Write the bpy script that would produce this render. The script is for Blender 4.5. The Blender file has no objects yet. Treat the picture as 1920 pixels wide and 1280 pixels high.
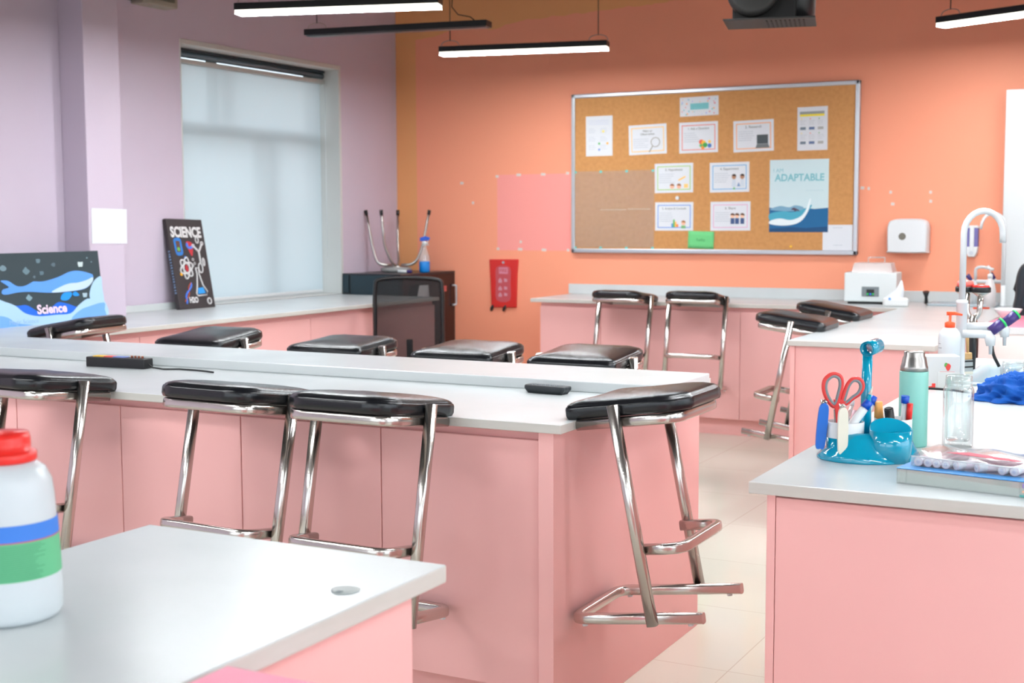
import bpy, bmesh, math, random
from mathutils import Vector, Matrix, noise
random.seed(7)
PI = math.pi
R_ = math.radians
scn = bpy.context.scene
COL = scn.collection

# ------------------------------------------------------------------ camera
F_PX, YAW, PIT, ROL = 2495.9, R_(27.8387), R_(5.2077), R_(-.19822)
fwd = Vector((-math.sin(YAW)*math.cos(PIT), math.cos(YAW)*math.cos(PIT), -math.sin(PIT)))
rgt = Vector((math.cos(YAW), math.sin(YAW), 0)); upv = rgt.cross(fwd)
r2 = rgt*math.cos(ROL) + upv*math.sin(ROL); u2 = r2.cross(fwd)
cd = bpy.data.cameras.new('camera'); cam = bpy.data.objects.new('camera', cd); COL.objects.link(cam)
cam.matrix_world = Matrix(((r2.x, u2.x, -fwd.x, 0), (r2.y, u2.y, -fwd.y, 0), (r2.z, u2.z, -fwd.z, 1.3), (0, 0, 0, 1)))
cd.sensor_width = 36; cd.lens = F_PX/1920*36; cd.clip_start = .05
cd.dof.use_dof = True; cd.dof.focus_distance = 3.2; cd.dof.aperture_fstop = 6.5
scn.camera = cam
# ------------------------------------------------------------------ world, exposure
w = bpy.data.worlds.new('sky'); scn.world = w; w.use_nodes = True
wn = w.node_tree.nodes['Background']; wn.inputs[1].default_value = 4.2
_n, _l = w.node_tree.nodes, w.node_tree.links        # bright overcast sky over dull ground
_tc = _n.new('ShaderNodeTexCoord'); _sp = _n.new('ShaderNodeSeparateXYZ'); _l.new(_tc.outputs['Generated'], _sp.inputs[0])
_rp = _n.new('ShaderNodeValToRGB'); _l.new(_sp.outputs['Z'], _rp.inputs[0]); _l.new(_rp.outputs[0], wn.inputs[0])
_rp.color_ramp.elements[0].position = 0; _rp.color_ramp.elements[0].color = (.16, .17, .16, 1)
_rp.color_ramp.elements[1].position = .03; _rp.color_ramp.elements[1].color = (.80, .91, 1, 1)
scn.view_settings.view_transform = 'Standard'; scn.view_settings.look = 'None'
scn.view_settings.exposure = -0.13; scn.view_settings.gamma = 1; scn.view_settings.use_curve_mapping = False
LAMP = 90.0           # brightness of a lit tube
scn.cycles.max_bounces = 10; scn.cycles.diffuse_bounces = 5; scn.cycles.glossy_bounces = 4
scn.cycles.transmission_bounces = 8; scn.cycles.transparent_max_bounces = 16
scn.cycles.use_denoising = True; scn.cycles.caustics_reflective = False; scn.cycles.caustics_refractive = False
scn.cycles.sample_clamp_indirect = 6

# ------------------------------------------------------------------ materials
def lin(c):
    return tuple(((x/255)/12.92 if x/255 <= .04045 else ((x/255+.055)/1.055)**2.4) for x in c) + (1,)
def mat(name, rgb, rough=.5, metal=0, spec=.5, coat=0, trans=0, emis=None, es=0, alpha=1, sheen=0):
    m = bpy.data.materials.new(name); m.use_nodes = True
    b = m.node_tree.nodes['Principled BSDF']
    b.inputs['Base Color'].default_value = lin(rgb); b.inputs['Roughness'].default_value = rough
    b.inputs['Metallic'].default_value = metal; b.inputs['Specular IOR Level'].default_value = spec
    b.inputs['Coat Weight'].default_value = coat; b.inputs['Transmission Weight'].default_value = trans
    b.inputs['Alpha'].default_value = alpha; b.inputs['Sheen Weight'].default_value = sheen
    if emis: b.inputs['Emission Color'].default_value = lin(emis); b.inputs['Emission Strength'].default_value = es
    return m
def nt(m): return m.node_tree.nodes, m.node_tree.links, m.node_tree.nodes['Principled BSDF']
def mottle(m, rgb2, scale=6, lo=.4, hi=.7, bump=0, stretch=(1, 1, 1), bscale=80):
    n, l, b = nt(m)
    tc = n.new('ShaderNodeTexCoord'); mp = n.new('ShaderNodeMapping'); mp.inputs['Scale'].default_value = stretch
    l.new(tc.outputs['Object'], mp.inputs['Vector'])
    no = n.new('ShaderNodeTexNoise'); no.inputs['Scale'].default_value = scale; no.inputs['Detail'].default_value = 5
    l.new(mp.outputs[0], no.inputs['Vector'])
    rp = n.new('ShaderNodeValToRGB'); rp.color_ramp.elements[0].position = lo; rp.color_ramp.elements[1].position = hi
    rp.color_ramp.elements[0].color = b.inputs['Base Color'].default_value; rp.color_ramp.elements[1].color = lin(rgb2)
    l.new(no.outputs['Fac'], rp.inputs[0]); l.new(rp.outputs[0], b.inputs['Base Color'])
    if bump:
        n2 = n.new('ShaderNodeTexNoise'); n2.inputs['Scale'].default_value = bscale; n2.inputs['Detail'].default_value = 4
        l.new(mp.outputs[0], n2.inputs['Vector'])
        bp = n.new('ShaderNodeBump'); bp.inputs['Strength'].default_value = bump; bp.inputs['Distance'].default_value = .002
        l.new(n2.outputs['Fac'], bp.inputs['Height']); l.new(bp.outputs[0], b.inputs['Normal'])
    return m
def thin_glass(name, tint=(250, 252, 252), gloss=.06, rough=.02, haze=0):
    m = bpy.data.materials.new(name); m.use_nodes = True; n, l = m.node_tree.nodes, m.node_tree.links
    n.remove(n['Principled BSDF']); out = n['Material Output']
    t = n.new('ShaderNodeBsdfTransparent'); t.inputs[0].default_value = lin(tint)
    g = n.new('ShaderNodeBsdfGlossy'); g.inputs['Roughness'].default_value = rough; g.inputs[0].default_value = (.9, .9, .9, 1)
    lw = n.new('ShaderNodeLayerWeight'); lw.inputs[0].default_value = .25
    ad = n.new('ShaderNodeMath'); ad.operation = 'MULTIPLY_ADD'; ad.inputs[1].default_value = .75; ad.inputs[2].default_value = gloss
    l.new(lw.outputs['Facing'], ad.inputs[0])
    mx = n.new('ShaderNodeMixShader'); l.new(ad.outputs[0], mx.inputs[0]); l.new(t.outputs[0], mx.inputs[1]); l.new(g.outputs[0], mx.inputs[2])
    last = mx
    if haze:
        d = n.new('ShaderNodeBsdfDiffuse'); d.inputs[0].default_value = (.9, .9, .9, 1)
        m2 = n.new('ShaderNodeMixShader'); m2.inputs[0].default_value = haze
        l.new(mx.outputs[0], m2.inputs[1]); l.new(d.outputs[0], m2.inputs[2]); last = m2
    l.new(last.outputs[0], out.inputs['Surface']); return m

M = {}
M['white'] = mottle(mat('worktop_white', (207, 211, 211), .24, spec=.38), (199, 204, 204), 3, bump=0)
M['edge'] = mottle(mat('worktop_edge', (190, 188, 181), .35), (198, 196, 190), 4, stretch=(1, 1, 8))
M['pink'] = mottle(mat('pink_laminate', (236, 180, 176), .38, spec=.4), (233, 175, 172), 1.5)
M['pink_dark'] = mat('pink_recess', (190, 105, 105), .6)
M['pink_top'] = mat('pink_top', (240, 140, 165), .4)
M['chrome'] = mat('polished_steel', (206, 200, 194), .23, metal=1)
M['steel'] = mat('brushed_steel', (175, 172, 168), .3, metal=1)
M['vinyl'] = mottle(mat('black_vinyl', (13, 15, 19), .27, spec=.5), (17, 19, 23), 9, bump=.1, bscale=300)
M['black'] = mat('black_plastic', (17, 18, 20), .4)
M['blackmetal'] = mat('black_metal', (20, 23, 25), .35, spec=.5)
M['soot'] = mat('matte_black', (14, 14, 14), .7)
M['tubewhite'] = mat('white_coated', (222, 225, 226), .22)
M['wplastic'] = mat('white_plastic', (220, 223, 224), .35)
M['paper'] = mat('paper_white', (222, 225, 230), .7)
M['grey'] = mat('grey_plastic', (120, 128, 132), .45)
M['sinkgrey'] = mat('sink_grey', (172, 186, 192), .35)
M['alu'] = mat('aluminium', (200, 205, 212), .35, metal=.6)
M['red'] = mat('red_plastic', (235, 45, 38), .35)
M['orange'] = mat('orange_plastic', (250, 85, 35), .35)
M['purple'] = mat('purple_plastic', (58, 40, 108), .35)
M['green'] = mat('green_plastic', (40, 185, 95), .35)
M['teal'] = mat('teal_plastic', (0, 150, 182), .12, spec=.6, coat=.4)
M['tealin'] = mat('teal_inside', (0, 125, 160), .3)
M['mint'] = mat('mint_paint', (138, 203, 190), .3)
M['blue'] = mat('blue_plastic', (35, 110, 205), .3)
M['bluecap'] = mat('royal_blue', (8, 78, 190), .3)
M['cream'] = mat('cream_plastic', (232, 226, 208), .35)
M['cloth'] = mottle(mat('blue_cloth', (0, 84, 172), .9), (0, 74, 160), 20, bump=.3, bscale=400)
M['wood'] = mottle(mat('pale_wood', (205, 165, 110), .5), (190, 145, 90), 12, stretch=(1, 1, .15))
M['glass'] = thin_glass('clear_glass')
M['film'] = thin_glass('clear_film', gloss=.05, rough=.15, haze=.12)
M['acrylic'] = thin_glass('clear_acrylic', (242, 248, 245), .08, .05, .25)
M['pouch'] = thin_glass('clear_pouch', (250, 250, 252), .05, .12, .05)
M['lit'] = mat('lit_diffuser', (255, 255, 250), .5, emis=(248, 252, 255), es=LAMP)
M['litside'] = mat('lit_diffuser_side', (255, 255, 250), .5, emis=(255, 253, 240), es=2.2)
M['unlit'] = mat('unlit_diffuser', (60, 66, 70), .3)
M['ceiling'] = mat('ceiling_paint', (92, 88, 88), .9)
M['greenpaper'] = mat('green_paper', (110, 205, 130), .7)
M['cork'] = mottle(mat('cork', (202, 146, 90), .85), (192, 136, 80), 40, bump=.4, bscale=200)

def lilac_mat():
    m = mat('lilac_paint', (203, 190, 205), .75, spec=.2)
    return mottle(m, (200, 186, 202), 1.2, bump=.05, bscale=60)
M['lilac'] = lilac_mat()
def orange_mat():
    m = mat('orange_paint', (246, 161, 129), .6, spec=.3); n, l, b = nt(m)
    tc = n.new('ShaderNodeTexCoord'); sp = n.new('ShaderNodeSeparateXYZ'); l.new(tc.outputs['Object'], sp.inputs[0])
    no = n.new('ShaderNodeTexNoise'); no.inputs['Scale'].default_value = 3; no.inputs['Detail'].default_value = 3
    l.new(tc.outputs['Object'], no.inputs['Vector'])
    def math_(op, a, bb, c=None):
        k = n.new('ShaderNodeMath'); k.operation = op
        for i, v in enumerate((a, bb, c)):
            if v is None: continue
            if isinstance(v, (int, float)): k.inputs[i].default_value = v
            else: l.new(v, k.inputs[i])
        return k.outputs[0]
    # a band of yellower paint high on the wall with a ragged brushed lower edge, and a strip next to the corner
    wob = math_('MULTIPLY', no.outputs['Fac'], .16)
    zz = math_('SUBTRACT', sp.outputs['Z'], wob)
    lim = math_('MULTIPLY_ADD', sp.outputs['X'], .045, 2.76)
    hi = math_('GREATER_THAN', zz, lim)
    lef = math_('LESS_THAN', sp.outputs['X'], -5.13)
    f = math_('MAXIMUM', hi, lef)
    f = math_('MULTIPLY', f, math_('LESS_THAN', sp.outputs['X'], -2.6))
    mx = n.new('ShaderNodeMix'); mx.data_type = 'RGBA'
    mx.inputs[6].default_value = lin((246, 161, 129)); mx.inputs[7].default_value = lin((236, 168, 112))
    l.new(f, mx.inputs[0])
    # a paler pink rectangle left by posters
    def between(v, a, bb): return math_('MULTIPLY', math_('GREATER_THAN', v, a), math_('LESS_THAN', v, bb))
    rect = math_('MULTIPLY', between(sp.outputs['X'], -4.47, -3.90), between(sp.outputs['Z'], 1.09, 1.615))
    m2 = n.new('ShaderNodeMix'); m2.data_type = 'RGBA'; l.new(rect, m2.inputs[0]); l.new(mx.outputs[2], m2.inputs[6])
    m2.inputs[7].default_value = lin((246, 158, 150)); l.new(m2.outputs[2], b.inputs['Base Color'])
    return m
M['orangewall'] = orange_mat()
def floor_mat():
    m = mat('floor_tiles', (208, 207, 193), .1, spec=.55); n, l, b = nt(m)
    tc = n.new('ShaderNodeTexCoord'); br = n.new('ShaderNodeTexBrick')
    br.offset = 0; br.inputs['Scale'].default_value = 1; br.inputs['Mortar Size'].default_value = .0018
    br.inputs['Brick Width'].default_value = .6; br.inputs['Row Height'].default_value = .6
    br.inputs['Color1'].default_value = lin((208, 207, 193)); br.inputs['Color2'].default_value = lin((205, 204, 190))
    br.inputs['Mortar'].default_value = lin((188, 178, 163))
    l.new(tc.outputs['Object'], br.inputs['Vector']); l.new(br.outputs['Color'], b.inputs['Base Color'])
    return m
M['floor'] = floor_mat()
def blind_mat():
    m = bpy.data.materials.new('blind_fabric'); m.use_nodes = True; n, l = m.node_tree.nodes, m.node_tree.links
    n.remove(n['Principled BSDF']); out = n['Material Output']
    t = n.new('ShaderNodeBsdfTranslucent'); t.inputs[0].default_value = lin((232, 238, 240))
    d = n.new('ShaderNodeBsdfDiffuse'); d.inputs[0].default_value = lin((196, 210, 217))
    tr = n.new('ShaderNodeBsdfTransparent'); tr.inputs[0].default_value = (1, 1, 1, 1)
    mx = n.new('ShaderNodeMixShader'); mx.inputs[0].default_value = .6
    l.new(t.outputs[0], mx.inputs[1]); l.new(d.outputs[0], mx.inputs[2])
    m2 = n.new('ShaderNodeMixShader'); m2.inputs[0].default_value = .03
    l.new(mx.outputs[0], m2.inputs[1]); l.new(tr.outputs[0], m2.inputs[2])
    l.new(m2.outputs[0], out.inputs['Surface']); return m
M['blind'] = blind_mat()
def mesh_weave():
    m = mat('mesh_weave', (16, 17, 19), .6, alpha=.6); return m
M['weave'] = mesh_weave()
def flat(name, rgb, rough=.65): # printed or painted colour
    k = 'c%s' % (rgb,)
    if k not in M: M[k] = mat(name, rgb, rough)
    return M[k]

# ------------------------------------------------------------------ mesh helpers
class MB:
    def __init__(s): s.v = []; s.f = []; s.smooth = []
    def add(s, vs, fs, smooth=False):
        o = len(s.v); s.v += [tuple(v) for v in vs]; s.f += [[i+o for i in f] for f in fs]; s.smooth += [smooth]*len(fs); return s
    def box(s, x0, y0, z0, x1, y1, z1):
        v = [(x0,y0,z0),(x1,y0,z0),(x1,y1,z0),(x0,y1,z0),(x0,y0,z1),(x1,y0,z1),(x1,y1,z1),(x0,y1,z1)]
        return s.add(v, [(0,3,2,1),(4,5,6,7),(0,1,5,4),(1,2,6,5),(2,3,7,6),(3,0,4,7)])
    def prism(s, pts, a, b, axis='z', smooth=False):
        # extrude a 2D outline; axis z: (x,y)->z ; axis y: (x,z)->y
        n = len(pts)
        if axis == 'z': lo = [(p[0], p[1], a) for p in pts]; hi = [(p[0], p[1], b) for p in pts]
        elif axis == 'y': lo = [(p[0], a, p[1]) for p in pts]; hi = [(p[0], b, p[1]) for p in pts]
        else: lo = [(a, p[0], p[1]) for p in pts]; hi = [(b, p[0], p[1]) for p in pts]
        s.add(lo+hi, [tuple(reversed(range(n))), tuple(range(n, 2*n))])
        o = len(s.v)-2*n
        for i in range(n):
            j = (i+1) % n; s.f.append([o+i, o+j, o+n+j, o+n+i]); s.smooth.append(smooth)
        return s
    def rings(s, rings, cap0=True, cap1=True, closed=True, smooth=True):
        n = len(rings[0]); o = len(s.v)
        for r in rings: s.v += [tuple(p) for p in r]
        for k in range(len(rings)-1):
            for i in range(n if closed else n-1):
                j = (i+1) % n; s.f.append([o+k*n+i, o+k*n+j, o+(k+1)*n+j, o+(k+1)*n+i]); s.smooth.append(smooth)
        if cap0: s.f.append([o+i for i in reversed(range(n))]); s.smooth.append(False)
        if cap1: s.f.append([o+(len(rings)-1)*n+i for i in range(n)]); s.smooth.append(False)
        return s
    def lathe(s, prof, cx=0, cy=0, z=0, seg=32, cap0=True, cap1=True, sx=1, sy=1):
        rr = [[(cx+r*sx*math.cos(2*PI*i/seg), cy+r*sy*math.sin(2*PI*i/seg), z+h) for i in range(seg)] for r, h in prof]
        return s.rings(rr, cap0, cap1)
    def tube(s, path, r=.01, seg=12, closed=False, sq=2.0, caps=True, ry=None, upd=None):
        path = [Vector(p) for p in path]; n = len(path); rr = []
        up = Vector(upd) if upd else None; prev = None
        for i in range(n):
            if closed: t = path[(i+1) % n]-path[i-1]
            else: t = path[min(i+1, n-1)]-path[max(i-1, 0)]
            t.normalize()
            if up is None:
                up = Vector((0, 0, 1)) if abs(t.z) < .95 else Vector((1, 0, 0))
            a = t.cross(up)
            if a.length < 1e-4: a = t.orthogonal()
            a.normalize(); b = a.cross(t).normalized()
            if not upd: up = b
            rad = r[i] if isinstance(r, (list, tuple)) else r
            rb = ry if ry else rad
            ring = []
            for k in range(seg):
                c, sn = math.cos(2*PI*k/seg), math.sin(2*PI*k/seg)
                e = 2/sq
                ring.append(path[i]+a*(math.copysign(abs(c)**e, c)*rad)+b*(math.copysign(abs(sn)**e, sn)*rb))
            rr.append(ring)
        if closed: rr.append(rr[0])
        return s.rings(rr, caps and not closed, caps and not closed)
    def cyl(s, p0, p1, r, seg=20, r1=None):
        return s.tube([p0, p1], [r, r if r1 is None else r1], seg)
    def build(s, name, m, parent=None, bevel=0, seg=2, sub=0, solid=0):
        me = bpy.data.meshes.new(name); me.from_pydata(s.v, [], s.f); me.update()
        me.polygons.foreach_set('use_smooth', s.smooth)
        o = bpy.data.objects.new(name, me); COL.objects.link(o)
        ms = m if isinstance(m, (list, tuple)) else [m]
        for x in ms: me.materials.append(M[x] if isinstance(x, str) else x)
        bm = bmesh.new(); bm.from_mesh(me); bmesh.ops.recalc_face_normals(bm, faces=bm.faces[:]); bm.to_mesh(me); bm.free()
        if parent: o.parent = parent
        if solid:
            md = o.modifiers.new('solid', 'SOLIDIFY'); md.thickness = solid; md.offset = 0
        if bevel:
            md = o.modifiers.new('bevel', 'BEVEL'); md.width = bevel; md.segments = seg; md.limit_method = 'ANGLE'; md.angle_limit = R_(40)
            md.harden_normals = False
        if sub:
            md = o.modifiers.new('sub', 'SUBSURF'); md.levels = sub; md.render_levels = sub
        return o
def arcpath(pts, rad, n=6):
    # polyline with rounded corners
    P = [Vector(p) for p in pts]; out = [P[0]]
    for i in range(1, len(P)-1):
        a = (P[i-1]-P[i]); b = (P[i+1]-P[i]); d = min(rad, a.length*.49, b.length*.49)
        a = a.normalized()*d; b = b.normalized()*d
        for k in range(n+1):
            t = k/n; out.append(P[i]+a*(1-t)**2+b*t**2)
    out.append(P[-1]); return out
def thing(name, label, cat, loc=(0, 0, 0), rot=(0, 0, 0), group=None):
    o = bpy.data.objects.new(name, None); COL.objects.link(o); o.location = loc; o.rotation_euler = rot
    o.empty_display_size = .05
    return tag(o, label, cat, group)
def tag(o, label, cat, group=None):
    o['label'] = label; o['category'] = cat
    if group: o['group'] = group
    return o
def struct(o): o['kind'] = 'structure'; return o
def copy_tree(o, parent=None):
    c = o.copy(); COL.objects.link(c); c.parent = parent
    for ch in list(o.children): copy_tree(ch, c)
    return c
def text(name, body, m, parent, x, z, size, d=-.0012, align='CENTER', bold=0.0, sx=1, extr=.0002):
    cu = bpy.data.curves.new(name, 'FONT'); cu.body = body; cu.size = size; cu.align_x = align; cu.align_y = 'CENTER'
    cu.extrude = extr; cu.offset = bold; cu.resolution_u = 3
    cu.materials.append(M[m] if isinstance(m, str) else m)
    o = bpy.data.objects.new(name, cu); COL.objects.link(o); o.parent = parent
    me = bpy.data.meshes.new_from_object(o); bpy.data.objects.remove(o); me.materials.clear(); me.materials.append(M[m] if isinstance(m, str) else m)
    me.transform(Matrix.Translation((x, d, z)) @ Matrix.Rotation(PI/2, 4, 'X') @ Matrix.Diagonal((sx, 1, 1, 1)))
    o = bpy.data.objects.new(name, me); COL.objects.link(o); o.parent = parent; return o
def plate(parent, name, m, pts, d0=0, d1=.0006):  # thin layer in the local x-z plane, outward is -y
    return MB().prism(pts, -d0, -d1, 'y').build(name, m, parent)
def rect(x0, z0, x1, z1): return [(x0, z0), (x1, z0), (x1, z1), (x0, z1)]
def circ(cx, cz, r, n=20, ry=None, a0=0, a1=2*PI):
    return [(cx+r*math.cos(a0+(a1-a0)*i/n), cz+(ry or r)*math.sin(a0+(a1-a0)*i/n)) for i in range(n)]
def spline(pts, n=6, closed=True):
    out = []; N = len(pts)
    for i in range(N if closed else N-1):
        p0, p1, p2, p3 = [Vector((*pts[(i+k) % N if closed else max(0, min(N-1, i+k))], 0)) for k in (-1, 0, 1, 2)]
        for k in range(n):
            t = k/n; q = .5*((2*p1)+(-p0+p2)*t+(2*p0-5*p1+4*p2-p3)*t*t+(-p0+3*p1-3*p2+p3)*t**3); out.append((q.x, q.y))
    if not closed: out.append(tuple(pts[-1]))
    return out

# ================================================================== the room
WX, WY, CE = -5.3, 8.25, 3.2           # left wall plane, back wall plane, ceiling height
XR, YF = 3.4, -3.0
struct(MB().box(WX-.3, YF-.1, -.1, XR+.1, WY+.1, 0).build('floor', 'floor'))
struct(MB().box(WX-.3, YF-.1, CE, XR+.1, WY+.1, CE+.1).build('ceiling', 'ceiling'))
struct(MB().box(WX, WY, 0, XR+.1, WY+.12, CE).build('wall_back', 'orangewall'))
b = MB()
for y0, y1, z0, z1 in ((YF, WY, 0, .9), (YF, WY, 2.5, CE), (YF, -1.2, .9, 2.5), (5.2, WY, .9, 2.5)): b.box(XR, y0, z0, XR+.12, y1, z1)
struct(b.build('wall_right', flat('plain_wall', (225, 220, 222))))
pl = bpy.data.lights.new('portal', 'AREA'); pl.shape = 'RECTANGLE'; pl.size = 6.4; pl.size_y = 1.6; pl.cycles.is_portal = True
po = bpy.data.objects.new('portal', pl); COL.objects.link(po); po.location = (XR+.06, 2.0, 1.7); po.rotation_euler = (PI/2, 0, PI/2)
b = MB()
for k in range(6): yy = -1.2+6.4*k/5; b.box(XR+.03, yy-.03, .9, XR+.09, yy+.03, 2.5)
struct(b.build('window_4', 'wplastic'))  # unseen right-hand window, added to light the faces turned to the right
b = MB(); yy = (YF-.12, YF)
for x0, x1, z0, z1 in ((WX-.3, XR+.12, 0, .9), (WX-.3, XR+.12, 2.5, CE), (WX-.3, -4.7, .9, 2.5), (-1.3, -.8, .9, 2.5), (2.8, XR+.12, .9, 2.5)): b.box(x0, yy[0], z0, x1, yy[1], z1)
struct(b.build('wall_front', flat('plain_wall', (225, 220, 222))))
for i, (x0, x1) in enumerate(((-4.7, -1.3), (-.8, 2.8))):   # two wide unseen windows added behind the camera to let in more daylight
    pl = bpy.data.lights.new('portal', 'AREA'); pl.shape = 'RECTANGLE'; pl.size = x1-x0; pl.size_y = 1.6; pl.cycles.is_portal = True
    po = bpy.data.objects.new('portal', pl); COL.objects.link(po); po.location = ((x0+x1)/2, YF-.06, 1.7); po.rotation_euler = (PI/2, 0, 0)
    b = MB()
    for k in range(4): xx = x0+(x1-x0)*k/3; b.box(xx-.03, YF-.1, .9, xx+.03, YF-.04, 2.5)
    b.box(x0, YF-.1, .9, x1, YF-.04, .96); b.box(x0, YF-.1, 2.44, x1, YF-.04, 2.5)
    struct(b.build('window_%d' % (i+2), 'wplastic'))
WY0, WY1, WZ0, WZ1 = 5.965, 7.555, .80, 2.345     # window opening
b = MB()
b.box(WX-.3, YF, 0, WX, WY0, CE); b.box(WX-.3, WY1, 0, WX, WY+.12, CE)
b.box(WX-.3, WY0, WZ1, WX, WY1, CE); b.box(WX-.3, WY0, 0, WX, WY1, WZ0)
struct(b.build('wall_left', 'lilac'))
struct(MB().box(WX, 5.06, 0, -5.13, 5.31, CE).build('pillar', 'lilac', bevel=.004))
# white lining of the window recess
win = bpy.data.objects.new('window_1', None); COL.objects.link(win); win['kind'] = 'structure'
t = .004
b = MB(); b.box(WX-.24, WY0, WZ1-.03, WX+.004, WY1, WZ1+.0); b.box(WX-.24, WY1-.025, WZ0, WX+.004, WY1, WZ1-.03)
b.box(WX-.24, WY0, WZ0, WX+.004, WY0+.01, WZ1-.03)
b.box(WX-.24, WY0+.01, WZ0, WX+.004, WY1-.025, WZ0+.006)
b.build('reveal', flat('reveal_white', (205, 206, 203)), win, bevel=.003)
b = MB(); fx0, fx1 = WX-.27, WX-.22
b.box(fx0, WY0, WZ0, fx1, WY0+.06, WZ1); b.box(fx0, WY1-.06, WZ0, fx1, WY1, WZ1); b.box(fx0, WY0, WZ1-.06, fx1, WY1, WZ1)
b.box(fx0, WY0, WZ0, fx1, WY1, WZ0+.06); b.box(fx0, WY0, 1.83, fx1, WY1, 1.90); b.box(fx0, 6.93, WZ0, fx1, 7.0, 1.83)
b.box(fx0, 6.50, 1.9, fx1, 6.55, WZ1)
b.build('window_frame', flat('frame_grey', (120, 120, 115)), win, bevel=.003)
MB().box(fx0+.02, WY0, WZ0, fx0+.026, WY1, WZ1).build('pane', 'glass', win)
bl = thing('roller_blind', 'pale blue-grey roller blind pulled down over the tall window in the lilac wall', 'blind', (WX-.13, (WY0+WY1)/2, WZ0))
hw = (WY1-WY0)/2-.03
MB().box(-.012, -hw, 1.497, .022, hw, 1.512).build('head_rail', flat('rail_dark', (25, 45, 55), .4), bl)
MB().cyl((0, -hw, 1.478), (0, hw, 1.478), .018, 16).build('roller', flat('roller_grey', (95, 110, 120), .4), bl)
MB().box(-.026, -hw, 1.425, .024, hw, 1.452).build('cassette', flat('cassette', (180, 180, 176)), bl, bevel=.004)
b = MB(); N = 24
pts = [(-.0, -hw+.015+(2*hw-.05)*i/N, 0) for i in range(N+1)]
b.rings([[(.004*math.sin(i*1.1), p[1], z) for i, p in enumerate(pts)] for z in (.03, .5, 1.0, 1.43)], False, False, closed=False)
b.build('fabric', 'blind', bl)
MB().box(-.008, -hw+.015, .012, .008, hw-.035, .032).build('bottom_bar', 'wplastic', bl, bevel=.003)
MB().tube([(.03, hw-.012, 1.42), (.03, hw-.012, .25)], .0022, 6).build('pull_cord', 'wplastic', bl)

# ================================================================== worktops and cabinets
def slab(name, label, boxes, z0=.777, z1=.80, group=None, cat='worktop'):
    xs_ = sorted({b[0] for b in boxes} | {b[2] for b in boxes}); ys_ = sorted({b[1] for b in boxes} | {b[3] for b in boxes})
    nx, ny = len(xs_), len(ys_)
    occ = lambda i, j: 0 <= i < nx-1 and 0 <= j < ny-1 and any(b[0] <= (xs_[i]+xs_[i+1])/2 <= b[2] and b[1] <= (ys_[j]+ys_[j+1])/2 <= b[3] for b in boxes)
    o = MB(); vid = lambda i, j, k: (j*nx+i)*2+k
    vs = [(xs_[i], ys_[j], (z0, z1)[k]) for j in range(ny) for i in range(nx) for k in (0, 1)]; fs = []
    for i in range(nx-1):
        for j in range(ny-1):
            if not occ(i, j): continue
            c = [(i, j), (i+1, j), (i+1, j+1), (i, j+1)]
            fs.append([vid(*p, 1) for p in c]); fs.append([vid(*p, 0) for p in reversed(c)])
            for (di, dj), (p, q) in (((0, -1), (0, 1)), ((1, 0), (1, 2)), ((0, 1), (2, 3)), ((-1, 0), (3, 0))):
                if not occ(i+di, j+dj): fs.append([vid(*c[p], 0), vid(*c[q], 0), vid(*c[q], 1), vid(*c[p], 1)])
    used = sorted({v for f in fs for v in f}); rm = {v: k for k, v in enumerate(used)}
    o.add([vs[v] for v in used], [[rm[v] for v in f] for f in fs])
    o = o.build(name, ['white', 'edge'], bevel=.002)
    for p in o.data.polygons:
        if abs(p.normal.z) < .5: p.material_index = 1
    return tag(o, label, cat, group)
def unit(label, loc, rz, w, depth, h=.762, kick=.1, group=None, doors=1, lip=True):
    # base cabinet, local x along the front, front faces local -y at y=0
    t = thing('base_cabinet', label, 'cabinet', loc, (0, 0, rz), group)
    MB().box(0, .019, kick, w, depth, h+.014).build('carcass', 'pink', t)
    if kick: MB().box(0, .05, 0, w, depth, kick).build('plinth', 'pink', t)
    dw = w/doors
    for i in range(doors):
        MB().box(i*dw+.0015, 0, kick+.002, (i+1)*dw-.0015, .018, h-.012).build('door', 'pink', t, bevel=.0012, seg=1)
    return t
# --- island with the raised ledge
slab('island_worktop', 'long white island worktop with a black remote and a power strip lying on it', [(-4.4, 2.905, -1.40, 4.0)])
tag(MB().box(-4.4, 3.50, .80, -1.355, 3.86, .832).build('ledge', ['white'], bevel=.003), 'raised white ledge running along the middle of the long island worktop', 'ledge')
bx = [-1.473, -1.953, -2.427, -2.883, -3.32, -3.78, -4.25]
nm = ['nearest the bare end panel with the hanging stool', 'second from the end panel, behind the front stool legs', 'third from the end panel, between two hung stools', 'fourth from the end panel', 'fifth from the end panel, behind the red capped bottle', 'sixth from the end panel']
for i in range(6):
    unit('pink island cabinet '+nm[i], (bx[i+1], 2.945, 0), 0, bx[i]-bx[i+1], .97, group='island base cabinets')
tag(MB().box(-1.472, 2.925, 0, -1.43, 3.98, .777).build('end_panel', 'pink', bevel=.001), 'flat pink end panel of the long island with a stool hung beside it', 'panel')
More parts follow.
